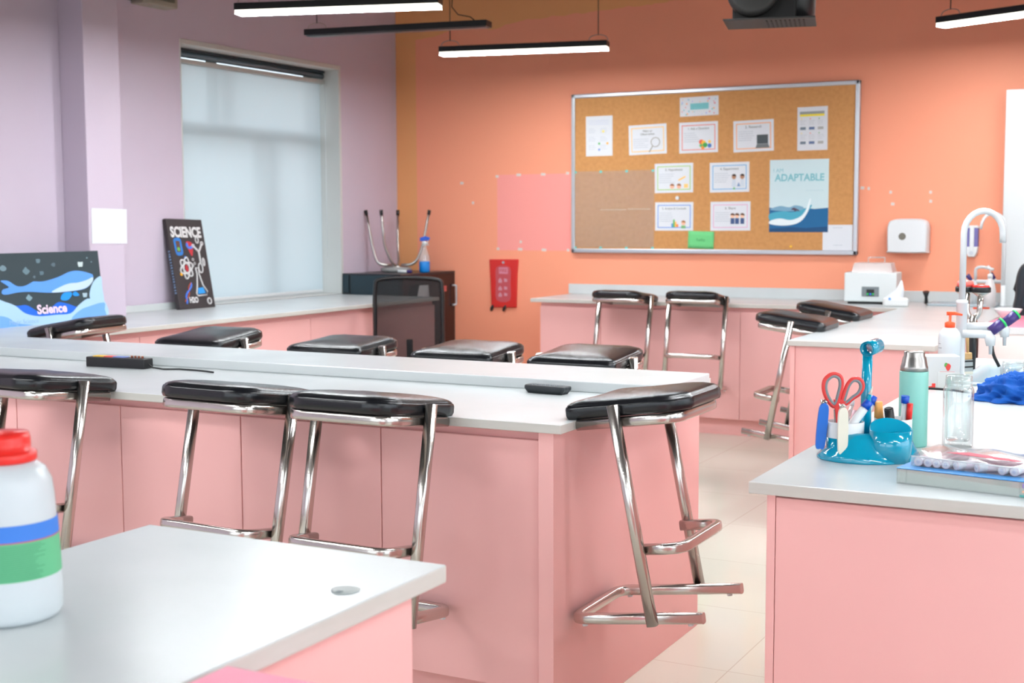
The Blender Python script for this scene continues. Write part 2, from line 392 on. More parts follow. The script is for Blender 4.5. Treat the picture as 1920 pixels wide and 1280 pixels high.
# --- near left table
tb = thing('desk', 'white topped pink desk with the red capped bottle and a grey cable hole', 'desk', (-1.261, .95, 0))
b = MB(); b.box(-.286, -.75, .773, .286, .69, .80); o = b.build('desk_top', ['white', 'edge'], tb, bevel=.003)
for p in o.data.polygons:
    if abs(p.normal.z) < .5: p.material_index = 1
MB().box(-.25, -.72, 0, .262, .632, .773).build('desk_body', 'pink', tb, bevel=.001)
gx, gy = -1.027+1.261, 1.458-.95
gb = MB().lathe([(0.0185, 0), (.0195, .0012), (.017, .002), (.001, .002)], gx, gy, .80, 28).build('cable_grommet', flat('grommet', (172, 178, 175), .4), tb)
MB().box(gx-.004, gy-.0185, .8021, gx+.004, gy-.010, .8027).build('slot', flat('grommet_slot', (120, 128, 130)), gb)
tag(MB().box(-.960, .5, .0, -.55, 1.133, .806).build('pedestal_cabinet', 'pink_top', bevel=.003), 'deeper pink cabinet top cut off at the bottom edge beside the desk', 'cabinet')
# --- near right counter with the sink
RX0 = -.775
slab('sink_counter', 'white worktop of the near counter carrying the teal caddy and the sink', [(RX0, 2.435, -.67, 5.0), (-.67, 2.435, -.16, 4.17), (-.67, 4.74, -.16, 5.0), (-.16, 2.435, .9, 5.0)])
rp = thing('counter_cabinet', 'pink front and end of the near counter under the teal caddy', 'cabinet', (-.745, 2.465, 0))
MB().box(.016, 0, 0, 1.6, .018, .768).build('front_panel', 'pink', rp, bevel=.001, seg=1)
MB().box(-.002, 0, 0, .0145, 2.5, .777).build('end_panel', 'pink', rp, bevel=.001, seg=1)
MB().box(.016, .02, 0, 1.6, 1.6, .777).build('carcass', 'pink', rp)
MB().box(.016, 2.35, 0, 1.6, 2.5, .777).build('back_panel', 'pink', rp)
sk = thing('sink', 'grey lab sink basin with a rolled rim behind the blue cloth', 'sink', (-.42, 4.455, .80))
def rr(hx, hy, r, z, n=6):
    out = []
    for cx, cy, a in ((hx-r, hy-r, 0), (-hx+r, hy-r, 90), (-hx+r, -hy+r, 180), (hx-r, -hy+r, 270)):
        for k in range(n+1):
            q = R_(a+90*k/n); out.append((cx+r*math.cos(q), cy+r*math.sin(q), z))
    return out
MB().rings([rr(.268, .305, .05, .0), rr(.27, .307, .05, .006), rr(.262, .299, .045, .010), rr(.245, .278, .04, .008), rr(.238, .27, .04, -.01), rr(.225, .255, .05, -.19), rr(.19, .22, .05, -.2)], False, True).build('basin', 'sinkgrey', sk)
# --- peninsula
slab('peninsula_worktop', 'white worktop of the middle peninsula with two stools hooked on its edge', [(-1.56, 5.40, -.965, 7.60)])
for i in range(4):
    unit('pink cabinet of the middle peninsula, '+['at its free end', 'second from its free end', 'third from its free end', 'against the back counter'][i],
         (-1.53, 5.43+.54*(i+1), 0), -PI/2, .54, .54, group='peninsula cabinets')
tag(MB().box(-1.528, 5.412, 0, -.99, 5.429, .776).build('end_panel', 'pink', bevel=.001), 'flat pink end panel of the middle peninsula behind the teal caddy', 'panel')
tag(MB().box(-1.548, 5.405, 0, -1.5295, 5.43, .776).build('edge_strip', 'pink', bevel=.001), 'narrow pink upright strip at the corner of the middle peninsula', 'strip')
# --- back counter
slab('back_worktop', 'white worktop along the orange wall with the water bath on it', [(-3.88, 7.60, .9, 8.25)])
tag(MB().box(-3.905, 8.225, .80, .9, 8.25, .866).build('backsplash', 'white', bevel=.002), 'low white upstand where the back worktop meets the orange wall', 'backsplash')
xs = [-3.825, -3.40, -2.95, -2.49, -2.03, -1.56, -.95]
for i in range(6):
    unit('pink cabinet under the back worktop, '+['at its open end', 'second from its open end', 'third from its open end', 'fourth from its open end', 'fifth from its open end', 'behind the peninsula'][i],
         (xs[i], 7.63, 0), 0, xs[i+1]-xs[i]-(.002 if i == 5 else 0), .60, group='back wall cabinets')
# --- left counter
slab('window_worktop', 'white worktop along the lilac wall under the window', [(-5.125, 2.6, -4.50, 7.50), (-5.295, 2.6, -5.125, 5.055), (-5.295, 5.315, -5.125, 7.50)])
tag(MB().box(-5.29, 5.32, .80, -5.268, 5.95, .838).build('upstand', 'white', bevel=.002), 'short white upstand on the window worktop behind the science painting', 'backsplash')
for i in range(7):
    unit('pink cabinet under the window worktop, '+['beside the black cabinet', 'second from the black cabinet', 'third from the black cabinet', 'fourth from the black cabinet', 'fifth from the black cabinet', 'sixth from the black cabinet', 'seventh from the black cabinet'][i],
         (-4.53, 7.49-.68*(i+1), 0), PI/2, .68, .58, group='window wall cabinets')
# --- white front / pink top cabinet at right
wc = thing('low_cabinet', 'white fronted low cabinet with a deep pink top carrying the backpack', 'cabinet', (-.955, 6.42, 0))
MB().box(0, 0, 0, 1.6, 1.16, .785).build('body', flat('cabinet_white', (226, 217, 213), .4), wc, bevel=.003)
MB().box(.0, .02, .786, 1.6, 1.16, .803).build('top', 'pink_top', wc, bevel=.002)
MB().box(0, -.004, .772, 1.6, .019, .803).build('front_edge', 'white', wc, bevel=.002)

# ================================================================== stools
def make_stool():
    t = thing('lab_stool', 'x', 'stool')
    W = .2955; H = .0135
    def tb(b, path): return b.tube(path, H, 16, sq=3.6)
    # local: u (x) away from the worktop edge, v (y) across, w (z) up; z=0 is the seat frame centre line
    b = MB(); tb(b, arcpath([(0, 0, 0), (.262, 0, 0), (.262, W, 0), (0, W, 0)], .045)); b.build('seat_frame', 'chrome', t)
    lu1, lw1, lu0, bw = .1114, .045, .145, -.4915
    for v in (-.025, W+.025):
        MB().tube([(lu1, v, lw1), (lu0, v, bw-.012)], H, 16, sq=3.6, upd=(0, 1, 0)).build('leg', 'chrome', t)
    fw = -.319; fl = .135
    b = MB(); tb(b, arcpath([(fl-.012, 0, fw), (.236, 0, fw), (.236, W, fw), (fl-.012, W, fw)], .045)); b.build('footrest', 'chrome', t)
    b = MB(); tb(b, arcpath([(.2705, 0, bw), (-.080, 0, bw), (-.080, W, bw), (.2705, W, bw)], .04)); b.build('base', 'chrome', t)
    for u, v in ((-.05, 0), (-.05, W), (.235, 0), (.235, W)):
        MB().cyl((u, v, bw-.0125), (u, v, bw-.0185), .007, 12).build('foot_pad', 'wplastic', t)
    # seat cushion, chamfered at the two outer corners
    x0, x1, y0, y1 = -.034, .292, -.010, W+.010
    base = [(x0+.012, y0), (x1-.055, y0), (x1-.03, y0+.008), (x1, y0+.05), (x1, y1-.05), (x1-.03, y1-.008), (x1-.055, y1), (x0+.012, y1), (x0, y1-.02), (x0, y0+.02)]
    out = []
    for i in range(len(base)):
        a, c = Vector(base[i]), Vector(base[(i+1) % len(base)])
        m = max(1, int((c-a).length/.02))
        for k in range(m): out.append(tuple(a.lerp(c, k/m)))
    cx, cy = (x0+x1)/2, (y0+y1)/2
    def ring(ins, z, dome=0):
        r = []
        for p in out:
            d = Vector((p[0]-cx, p[1]-cy)); L = d.length; d = d*(max(0, L-ins)/L); r.append((cx+d.x, cy+d.y, z))
        return r
    b = MB()
    rs = [ring(.012, .014), ring(.003, .016), ring(-.001, .024), ring(-.001, .040), ring(.0015, .046), ring(.004, .0462), ring(.0055, .0495), ring(.014, .0545), ring(.03, .0585), ring(.06, .0625), ring(.10, .065), ring(.14, .066)]
    b.rings(rs, True, True); b.build('seat', 'vinyl', t)
    return t
POSE = {'R': (-1.399, 3.002, .1, 8.0), 'S3': (-2.024, 2.909, -90.8, 7.8), 'S2': (-2.432, 2.909, -93.1, 8.6), 'S1': (-3.166, 2.905, -94., 7.),
 'B5': (-1.733, 4.0, 91.5, 4.2), 'B4': (-2.195, 4.0, 91.8, 3.6), 'B3': (-2.736, 4.0, 91.9, 3.2), 'B2': (-3.377, 4.001, 92.9, 5.6),
 'B1': (-4.487, 4.09, 5., 10.5), 'C1': (-3.314, 7.594, -92., 7.5), 'C2': (-2.865, 7.590, -86., 8.5), 'D1': (-1.568, 6.145, 181.5, 7.5), 'D2': (-1.568, 6.832, 179.2, 9.)}
SL = {'R': 'black seated steel stool hooked over the end of the island, all its tubes in view',
 'S3': 'black seated steel stool on the front edge of the island above the desk corner',
 'S2': 'black seated steel stool on the island front, its seat overlapped by the next stool',
 'S1': 'black seated steel stool on the island front, cut off above the red capped bottle',
 'B5': 'black stool seat behind the island ledge just past the remote, nearest the pink end',
 'B4': 'black stool seat behind the island ledge in front of the plain orange wall',
 'B3': 'black stool seat behind the island ledge below the mesh office chair',
 'B2': 'black stool seat behind the island ledge below the science painting',
 'B1': 'black stool tilted on the window worktop in front of the whale painting',
 'C1': 'black stool hung on the back worktop, nearer the fire blanket',
 'C2': 'black stool hung on the back worktop under the cork board, nearer the water bath',
 'D1': 'black stool on the peninsula edge, the nearer one with its long leg in view',
 'D2': 'black stool on the peninsula edge, the farther one below the water bath'}
proto = make_stool()
for k, (x, y, a, tl) in POSE.items():
    s = proto if k == 'R' else copy_tree(proto)
    s.location = (x, y, .787); s.rotation_euler = (0, -R_(tl), R_(a)); s['label'] = SL[k]
    s['group'] = 'lab stools hooked on the worktop edges'

# ================================================================== pendant lamps
def pendant(label, p0, p1, z, lit, curly=False):
    v = Vector((p1[0]-p0[0], p1[1]-p0[1], 0)); L = v.length; mid = ((p0[0]+p1[0])/2, (p0[1]+p1[1])/2, z)
    t = thing('pendant_lamp', label, 'lamp', mid, (0, 0, math.atan2(v.y, v.x)), 'linear pendant lamps')
    MB().box(-L/2, -.048, 0, L/2, .048, .034).build('housing', 'blackmetal', t, bevel=.003)
    if lit:
        o = MB().box(-L/2+.004, -.045, -.018, L/2-.004, .045, 0).build('diffuser', ['litside', 'lit'], t)
        for p in o.data.polygons:
            if p.normal.z < -.5: p.material_index = 1
    else:
        MB().box(-L/2+.01, -.03, -.004, L/2-.01, .03, 0).build('diffuser', 'unlit', t)
    for sx in (-1, 1):
        x = sx*(L/2-.06)
        if curly and sx == 1: path = [(x-.02, 0, .036), (x-.05, 0, .06), (x-.12, 0, .075), (x-.16, .01, .12), (x-.15, 0, .2), (x-.15, 0, .3), (x-.15, 0, CE-z)]
        else: path = [(x, 0, .07), (x, 0, .3), (x, 0, CE-z)]
        c = MB().tube([Vector(p) for p in path], .0028, 8).build('cable', 'soot', t)
        if not (curly and sx == 1):
            MB().tube(arcpath([(x-.06, 0, .034), (x-.05, 0, .062), (x, 0, .076), (x+.05, 0, .062), (x+.06, 0, .034)], .03), .002, 6).build('hanger', 'steel', c)
    return t
pendant('lit black linear lamp nearest the window top, largest in view', (-4.338, 5.311), (-3.345, 5.611), 2.335, True)
pendant('unlit black linear lamp on a curly cable between two lit ones', (-4.62, 6.27), (-3.54, 6.45), 2.345, False, True)
pendant('lit black linear lamp hanging left of the cork board', (-4.264, 7.15), (-3.244, 7.38), 2.325, True)
pendant('lit black linear lamp above the towel dispenser, cut off at its end', (-1.362, 7.54), (-.44, 7.12), 2.345, True)
for i, (x, y, a) in enumerate(((-2.9, 1.9, 15), (-4.3, 1.6, 10), (-3.0, -.3, 14), (-3.9, .2, 5), (.9, 5.2, -12), (1.0, 2.6, 10), (.6, .0, 5), (-1.2, -1.6, 0), (2.4, 4, 8), (2.5, 1.0, 3), (-2.4, 5.2, 12), (-1.0, 3.6, 80), (-.55, 4.7, 80), (-.85, 5.45, 80), (1.1, 1.0, 10), (-3.75, 4.5, 15))):  # extra lamps out of view, added to brighten the room
    dx, dy = .5*math.cos(R_(a)), .5*math.sin(R_(a))
    pendant('lit black linear lamp added out of view above the picture to brighten the room', (x-dx, y-dy), (x+dx, y+dy), 2.345, True)

# black ceiling unit: drum, case and bottom grille
fn = thing('projector_mount', 'black ceiling unit with a round drum and a flat square bottom plate', 'projector', (-1.83, 5.94, 2.175), (0, 0, R_(14)))
MB().box(-.185, -.16, 0, .215, .13, .008).build('bottom_plate', flat('plate_black', (34, 33, 32), .6), fn, bevel=.002)
b = MB()
for i in range(9): b.box(.0+.02*i, -.12, -.003, .007+.02*i, .1, 0)
b.build('grille', 'soot', fn)
MB().box(-.15, -.08, .008, .13, .12, .28).build('case', 'soot', fn, bevel=.01)
MB().lathe([(.06, 0), (.085, .01), (.09, .16), (.07, .17), (.06, .17)], .125, .02, .012, 28).build('side_drum', 'black', fn)
b = MB(); b.tube([(-.06, -.09, .135), (-.06, -.12, .135), (-.06, -.13, .135)], [.115, .112, .09], 36); b.build('drum', flat('drum_black', (40, 40, 38), .5), fn)
MB().cyl((-.01, .02, .28), (-.01, .02, CE-2.175), .02, 16).build('mounting_pole', 'blackmetal', fn)
# small box high on the lilac wall
eb = thing('wall_unit', 'dull beige box fixed high on the lilac wall, half out of the picture', 'wall box', (-5.298, 5.70, 2.482), (0, 0, PI/2))
MB().box(-.12, -.10, .0, .15, 0, .14).build('case', flat('beige_case', (150, 143, 130), .6), eb, bevel=.008)
MB().box(-.05, -.105, .03, .12, -.1, .10).build('window', flat('dark_olive', (90, 92, 80), .5), eb)
MB().box(-.19, -.05, .02, -.125, 0, .10).build('bracket', flat('bracket_grey', (90, 88, 90)), eb)

# ================================================================== cork board and its sheets
BY = 8.25
bd = thing('cork_board', 'wide cork notice board in a silver frame on the orange wall', 'notice board', (-2.914, BY, 1.609))
W2, H2 = .967, .53
MB().box(-W2+.02, -.026, -H2+.02, W2-.02, 0, H2-.02).build('cork_panel', 'cork', bd)
b = MB(); b.box(-W2, -.036, H2-.026, W2, 0, H2); b.box(-W2, -.036, -H2, W2, 0, -H2+.028)
b.box(-W2, -.036, -H2, -W2+.026, 0, H2); b.box(W2-.026, -.036, -H2, W2, 0, H2)
b.build('frame', 'alu', bd, bevel=.005)
PY = BY-.0265
def sheet(x0, x1, z0, z1, label, rot=0, cat='paper', m='paper', name='pinned_sheet', group=None):
    t = thing(name, label, cat, ((x0+x1)/2, PY, (z0+z1)/2), (0, R_(rot), 0), group)
    w, h = (x1-x0)/2, (z1-z0)/2
    n = 6; pts0 = []
    plate(t, 'paper', m, rect(-w, -h, w, h), 0, .001)
    return t, w, h
def frame_border(t, w, h, rgb, k=.018, th=.005):
    b = MB(); d = (-.001, -.0013)
    a, c = w-k, h-k
    for r in (rect(-a, c-th, a, c), rect(-a, -c, a, -c+th), rect(-a, -c, -a+th, c), rect(a-th, -c, a, c)):
        b.prism(r, d[0], d[1], 'y')
    b.build('border', flat('print', rgb), t)
def textlines(t, x0, x1, z0, n, dz, rgb=(170, 178, 188), th=.0028, rag=.3, seed=1, name='text_lines'):
    rd = random.Random(seed); b = MB()
    for i in range(n):
        x = x0
        xe = x1-(x1-x0)*rag*rd.random()
        while x < xe-.004:
            l = rd.uniform(.006, .018); b.prism(rect(x, z0-i*dz-th/2, min(xe, x+l), z0-i*dz+th/2), -.001, -.0013, 'y'); x += l+.003
    b.build(name, flat('print', rgb), t)
GR = 'science method cards on the cork board'
DK = flat('print_dark', (70, 78, 72))
def card(x0, x1, z0, z1, title, lab, rgb, seed, rot=0, size=.02, title2=None):
    t, w, h = sheet(x0, x1, z0, z1, lab, rot, 'card', name='method_card', group=GR)
    frame_border(t, w, h, rgb)
    text('title', title, DK, t, .0, h-.042, size)
    zt = h-.062
    if title2: text('title', title2, DK, t, .0, h-.062, size); zt = h-.085
    textlines(t, -w+.032, .01, zt-.008, 5, .0135, seed=seed)
    return t, w, h
t, w_, h_ = card(-3.463, -3.197, 1.727, 1.921, 'Make an', 'card with yellow border and a magnifying glass, titled Make an Observation', (246, 196, 100), 1, -1.5, title2='Observation')
b = MB(); cpts = [(.055+.03*math.cos(a*2*PI/24), -.001-.0012, -.02+.03*math.sin(a*2*PI/24)) for a in range(24)]
b.tube(cpts, .0022, 6, closed=True); b.tube([(.035, -.0022, -.045), (.01, -.0022, -.083)], .0028, 6); b.build('magnifier_drawing', flat('print', (140, 135, 120)), t)
t, w_, h_ = card(-3.110, -2.847, 1.728, 1.925, '1. Ask a Question', 'card with red border and coloured figures, titled Ask a Question', (226, 110, 100), 2, -.7)
for cx, cz, r, c in ((.02, -.03, .016, (235, 100, 70)), (.035, -.035, .015, (250, 190, 60)), (.045, -.05, .016, (60, 165, 80)), (.075, -.055, .014, (70, 120, 190)), (.02, -.052, .013, (90, 180, 90)), (.075, -.03, .010, (245, 200, 90)), (.03, -.065, .012, (240, 150, 60))):
    plate(t, 'figure', flat('print', c), circ(cx, cz, r, 14), .001, .0014+.0002*cx)
t, w_, h_ = card(-2.744, -2.481, 1.726, 1.923, '2. Research', 'card with orange border and a dark laptop, titled Research', (244, 160, 80), 3, -1.2, .023)
plate(t, 'laptop_screen', flat('print', (70, 80, 84)), rect(.022, -.052, .095, .005), .001, .0016)
plate(t, 'laptop_base', flat('print', (112, 118, 120)), [(.012, -.078), (.105, -.078), (.095, -.053), (.022, -.053)], .001, .0016)
t, w_, h_ = card(-3.278, -3.012, 1.474, 1.665, '3. Hypothesis', 'card with green border and two heads, titled Hypothesis', (160, 200, 80), 4, -.5, .022)
for cx in (-.012, .035):
    plate(t, 'head', flat('print', (235, 180, 150)), circ(cx, -.055, .015, 16), .001, .0013)
    plate(t, 'hair', flat('print', (150, 95, 60)), circ(cx, -.052, .016, 12, None, 0, PI), .0013, .0016)
plate(t, 'pencil_drawing', flat('print', (250, 195, 80)), [(.03, -.012), (.078, .012), (.082, .004), (.034, -.02)], .001, .0014)
plate(t, 'block', flat('print', (248, 205, 120)), rect(.07, -.065, .098, -.04), .001, .0014)
t, w_, h_ = card(-2.899, -2.636, 1.473, 1.663, '4. Experiment', 'card with blue border and lab figures, titled Experiment', (90, 170, 215), 5, -.6, .022)
for cx in (.03, .085):
    plate(t, 'head', flat('print', (180, 130, 100)), circ(cx, .0, .014, 14), .001, .0013)
    plate(t, 'hair', flat('print', (60, 45, 40)), circ(cx, .004, .016, 12, None, 0, PI), .0013, .0016)
    plate(t, 'coat', flat('print', (205, 215, 225)), [(cx-.016, -.062), (cx+.016, -.062), (cx+.01, -.014), (cx-.01, -.014)], .001, .0013)
plate(t, 'flask_drawing', flat('print', (120, 150, 190)), [(.05, -.06), (.072, -.06), (.063, -.035), (.059, -.035)], .001, .0014)
plate(t, 'flask_drawing', flat('print', (90, 180, 110)), [(.022, -.078), (.04, -.078), (.031, -.06)], .0014, .0017)
t, w_, h_ = card(-3.274, -3.009, 1.228, 1.413, '5. Analyze & Conclude', 'card with blue border and a bar chart, above the green paper', (80, 140, 215), 6, 0, .018)
for i, (hh, c) in enumerate(((.025, (60, 140, 200)), (.05, (90, 180, 90)), (.036, (250, 180, 60)), (.02, (240, 120, 60)))):
    plate(t, 'bar', flat('print', c), rect(-.018+.012*i, -.07, -.007+.012*i, -.07+hh), .001, .0014)
plate(t, 'head', flat('print', (235, 185, 155)), circ(.065, -.045, .014, 14), .001, .0013)
plate(t, 'hair', flat('print', (170, 110, 60)), circ(.065, -.042, .016, 12, None, 0, PI), .0013, .0016)
plate(t, 'shirt', flat('print', (120, 190, 110)), rect(.05, -.078, .08, -.06), .001, .0013)
t, w_, h_ = card(-2.892, -2.626, 1.228, 1.413, '6. Share', 'card with pale pink border and three children, titled Share', (225, 170, 200), 7, -.3, .022)
for cx in (.015, .045, .08):
    plate(t, 'head', flat('print', (240, 195, 165)), circ(cx, .0, .013, 14), .001, .0013)
    plate(t, 'hair', flat('print', (95, 60, 40)), circ(cx, .003, .016, 12, None, 0, PI), .0013, .0016)
    plate(t, 'clothes', flat('print', (60, 85, 130)), rect(cx-.013, -.05, cx+.013, -.013), .001, .0013)
# other sheets
t, w_, h_ = sheet(-3.775, -3.581, 1.725, 1.990, 'tall white sheet with faint small print at the left of the board', -.3)
textlines(t, -w_+.02, w_-.02, h_-.03, 3, .012, (190, 198, 225), rag=.1, seed=11)
for r in range(3):
    for c in range(2):
        textlines(t, -w_+.02+.085*c, -w_+.075+.085*c, h_-.085-.055*r, 3, .012, (185, 192, 205), seed=20+r*2+c)
for x, z, c in ((.03, .03, (245, 225, 100)), (.0, -.05, (90, 180, 110)), (.06, -.05, (245, 180, 60)), (.0, -.09, (120, 150, 210))):
    plate(t, 'mark', flat('print', c), circ(x, z, .008, 12), .001, .0014)
t, w_, h_ = sheet(-3.107, -2.845, 1.964, 2.086, 'small patterned card with a teal panel at the top of the board', -1, 'card')
plate(t, 'panel', flat('print', (120, 195, 200)), rect(-.06, -.02, .065, .02), .001, .0015)
rd = random.Random(5)
for c in ((225, 110, 130), (130, 200, 205), (180, 190, 230), (240, 170, 120)):
    b = MB()
    for i in range(9):
        x, z = rd.uniform(-w_+.012, w_-.012), rd.uniform(-h_+.01, h_-.01)
        if abs(x) < .07 and abs(z) < .025: continue
        b.prism(circ(x, z, rd.uniform(.003, .006), 7), -.001, -.0014, 'y')
    b.build('pattern', flat('print', c), t)
t, w_, h_ = sheet(-2.331, -2.142, 1.724, 1.991, 'tall white sheet with a yellow and grey heading above the wave poster', -.5)
plate(t, 'heading', flat('print', (145, 150, 150)), rect(-w_+.015, h_-.045, w_-.02, h_-.028), .001, .0014)
plate(t, 'heading_band', flat('print', (240, 220, 60)), rect(-w_+.015, h_-.058, w_-.02, h_-.045), .001, .0014)
for r in range(2):
    for c in range(3):
        x = -w_+.018+.055*c; z = h_-.085-.088*r
        textlines(t, x, x+.04, z, 3, .011, (185, 190, 195), seed=40+r*3+c)
        plate(t, 'icon', flat('print', ((110, 125, 140), (90, 110, 150), (170, 170, 170))[c]), rect(x, z-.055, x+.035, z-.038), .001, .0014)
        plate(t, 'dot', flat('print', ((240, 210, 110), (230, 120, 110), (100, 170, 90))[c]), circ(x+.008, z+.012, .004, 8), .001, .0014)
# wave poster
t = thing('wave_poster', 'tall poster of a breaking ocean wave reading I AM ADAPTABLE', 'poster', (-2.316, PY, 1.4445))
w_, h_ = .187, .2255
SKY = flat('poster_sky', (205, 226, 230))
plate(t, 'paper', SKY, rect(-w_, -h_, w_, h_), 0, .001)
plate(t, 'sea', flat('poster_sea', (10, 95, 145)), [(-w_, -h_), (w_, -h_), (w_, -.075), (.1, -.082), (.05, -.075), (0, -.09), (-.06, -.085), (-.12, -.08), (-w_, -.072)], .001, .0013)
plate(t, 'deep_water', flat('poster_deep', (8, 70, 115)), [(-w_, -h_), (w_, -h_), (w_, -.19), (.05, -.20), (-.05, -.195), (-w_, -.205)], .0013, .0015)
plate(t, 'far_swell', flat('poster_swell', (120, 165, 190)), spline([(-w_+.005, -.085), (-.12, -.062), (-.06, -.07), (-.02, -.058), (.03, -.07), (.02, -.09), (-.08, -.095)], 5), .0013, .0016)
plate(t, 'wave', flat('poster_wave', (70, 165, 190)), spline([(-w_+.004, -.11), (-.1, -.095), (-.04, -.1), (.03, -.085), (.085, -.055), (.06, -.10), (.02, -.145), (-.05, -.175), (-.13, -.17), (-w_+.004, -.15)], 5), .0016, .0019)
plate(t, 'foam', flat('poster_foam', (232, 242, 244)), spline([(-w_+.006, -.155), (-.12, -.14), (-.05, -.15), (.01, -.13), (.045, -.09), (.07, -.02), (.072, -.035), (.065, -.085), (.03, -.145), (-.02, -.175), (-.1, -.185), (-w_+.006, -.175)], 5), .0019, .0022)
plate(t, 'surfer', flat('poster_surfer', (85, 65, 80)), [(-.05, -.085), (-.03, -.072), (.0, -.085), (.01, -.098), (-.012, -.09), (-.02, -.1), (-.03, -.088)], .0022, .0025)
plate(t, 'splash', flat('poster_foam', (232, 242, 244)), [(.058, -.07), (.072, -.018), (.078, -.016), (.07, -.075)], .0022, .0024)
text('heading', 'I AM', flat('poster_text', (125, 190, 200)), t, -.132, .158, .034)
text('title', 'ADAPTABLE', flat('poster_text', (125, 190, 200)), t, .003, .112, .062, bold=.0018, sx=.93)
textlines(t, .045, .155, .033, 1, .01, (170, 205, 215), rag=0, seed=9)
# white sheet in the corner of the board (its square code left out), green paper, clear sheets, pins
t, w_, h_ = sheet(-2.161, -1.976, 1.104, 1.264, 'plain white sheet in the lower corner of the board below the wave poster')
textlines(t, -.03, .03, h_-.018, 1, .01, rag=0, seed=3); textlines(t, -.025, .03, -h_+.035, 1, .01, rag=0, seed=4)
g = thing('green_paper', 'small creased green paper pinned at the bottom of the board', 'paper', (-2.9545, PY, 1.168), (0, R_(2), 0))
b = MB(); b.rings([[(-.088+.022*i, -.001-.004*abs(math.sin(i*.9+k)), -.056+.028*k) for i in range(9)] for k in range(5)], False, False, closed=False)
b.build('leaf', 'greenpaper', g, solid=.0008)
text('writing', 'hello', flat('print', (70, 150, 90)), g, 0, .0, .03, d=-.006)
g = thing('clear_sheets', 'clear plastic sheets stuck flat on the lower left part of the cork', 'plastic sheet', (-3.566, PY-.001, 1.37))
b = MB(); b.rings([[(-.285+.57*i/12, -.0005-.0025*abs(math.sin(i*1.7+k*1.3)), -.255+.51*k/6) for i in range(13)] for k in range(7)], False, False, closed=False)
b.build('film', 'film', g)
for i in range(4):
    for zz in (-.258, .25): plate(g, 'tape', flat('tape_teal', (110, 200, 190)), rect(-.285+.187*i-.009, zz-.007, -.285+.187*i+.009, zz+.008), .003, .0036)
MB().box(-.1, -.0045, -.005, .09, -.003, -.001).build('crease', flat('crease', (215, 195, 170)), g)
MB().box(.1, -.0045, -.002, .26, -.003, .002).build('crease', flat('crease', (215, 195, 170)), g)
tag(MB().tube([(-3.117, PY, 1.44), (-3.117, PY-.012, 1.44)], .012, 16).build('push_pin', 'wplastic'), 'white round pin on the cork between two bordered cards', 'pin')
tag(MB().tube([(-2.359, PY, 1.129), (-2.359, PY-.012, 1.129)], .007, 12).build('push_pin', flat('yellow_plastic', (240, 190, 60))), 'small yellow pin at the bottom of the cork below the wave poster', 'pin')
# tape scraps on the orange wall
for x, z, s, lab in ((-4.47, 1.605, .012, 'at the top left corner of the faded patch'), (-4.30, 1.613, .018, 'second along the top of the faded patch'), (-4.11, 1.613, .018, 'third along the top of the faded patch'), (-3.925, 1.617, .012, 'at the top right corner of the faded patch'),
    (-4.465, 1.10, .010, 'at the bottom left corner of the faded patch'), (-4.29, 1.098, .018, 'second along the bottom of the faded patch'), (-4.105, 1.095, .018, 'third along the bottom of the faded patch'), (-3.92, 1.095, .01, 'at the bottom right corner of the faded patch'), (-4.285, 1.15, .009, 'just inside the faded patch near its bottom'),
    (-4.755, 1.563, .014, 'alone on the wall above the fire blanket side'), (-4.665, 1.423, .009, 'alone on the wall over the black cabinet'), (-1.929, 1.489, .012, 'just right of the cork board'), (-1.89, 1.485, .007, 'second right of the cork board'),
    (-1.758, 1.461, .008, 'upper one above the towel dispenser'), (-1.744, 1.39, .011, 'lower one above the towel dispenser'), (-1.523, 1.458, .008, 'high right above the towel dispenser'), (-1.521, 1.404, .008, 'low right above the towel dispenser')):
    o = MB().prism([(x-s, z-.008), (x+s*.9, z-.010), (x+s, z+.007), (x-s*.8, z+.009)], WY-.0002, WY-.0016, 'y').build('tape_scrap', flat('tape_white', (222, 212, 205)))
    tag(o, 'pale tape scrap '+lab, 'tape', 'tape scraps on the orange wall')

# ================================================================== other wall things
fb = thing('fire_blanket', 'red fire blanket pouch with two black pull tabs on the orange wall', 'fire blanket', (-4.413, WY, .86))
b = MB(); pr = [(-.115, .165), (.115, .168), (.105, .06), (.098, -.17), (-.1, -.172), (-.105, 0)]
b.prism(pr, -.001, -.018, 'y').build('pouch', flat('red_pvc', (205, 42, 38), .35), fb, bevel=.005)
plate(fb, 'label_panel', flat('label_rose', (190, 80, 88)), spline([(-.055, .11), (.05, .11), (.055, 0), (.05, -.12), (-.055, -.12), (-.06, 0)], 3), .018, .0192)
plate(fb, 'label_heading', flat('label_pale', (205, 130, 150)), rect(-.035, .065, .035, .11), .0192, .0198)
text('lettering', 'FIRE', flat('label_red', (185, 50, 55)), fb, 0, .088, .032, d=-.0202)
for zz, cc in ((.02, .018), (-.035, .016), (-.08, .016)):
    plate(fb, 'pictogram', flat('label_pale2', (200, 140, 155)), [(-.04, zz-cc), (-.012, zz-cc), (-.012, zz), (-.026, zz+cc), (-.04, zz)], .0192, .0198)
    plate(fb, 'pictogram', flat('label_pale2', (200, 140, 155)), [(.005, zz-cc*.6), (.03, zz-cc*.6), (.03, zz+cc*.5), (.005, zz+cc*.8)], .0192, .0198)
MB().cyl((0, -.018, .145), (0, -.024, .145), .009, 12).build('eyelet', 'alu', fb)
for x in (-.095, .005): MB().tube([(x+.012, -.012, -.155), (x, -.016, -.175), (x-.008, -.014, -.195)], [.008, .012, .009], 10).build('pull_tab', 'black', fb)
td = thing('towel_dispenser', 'white wall dispenser for paper towels with a dark round window', 'dispenser', (-1.635, WY, 1.195))
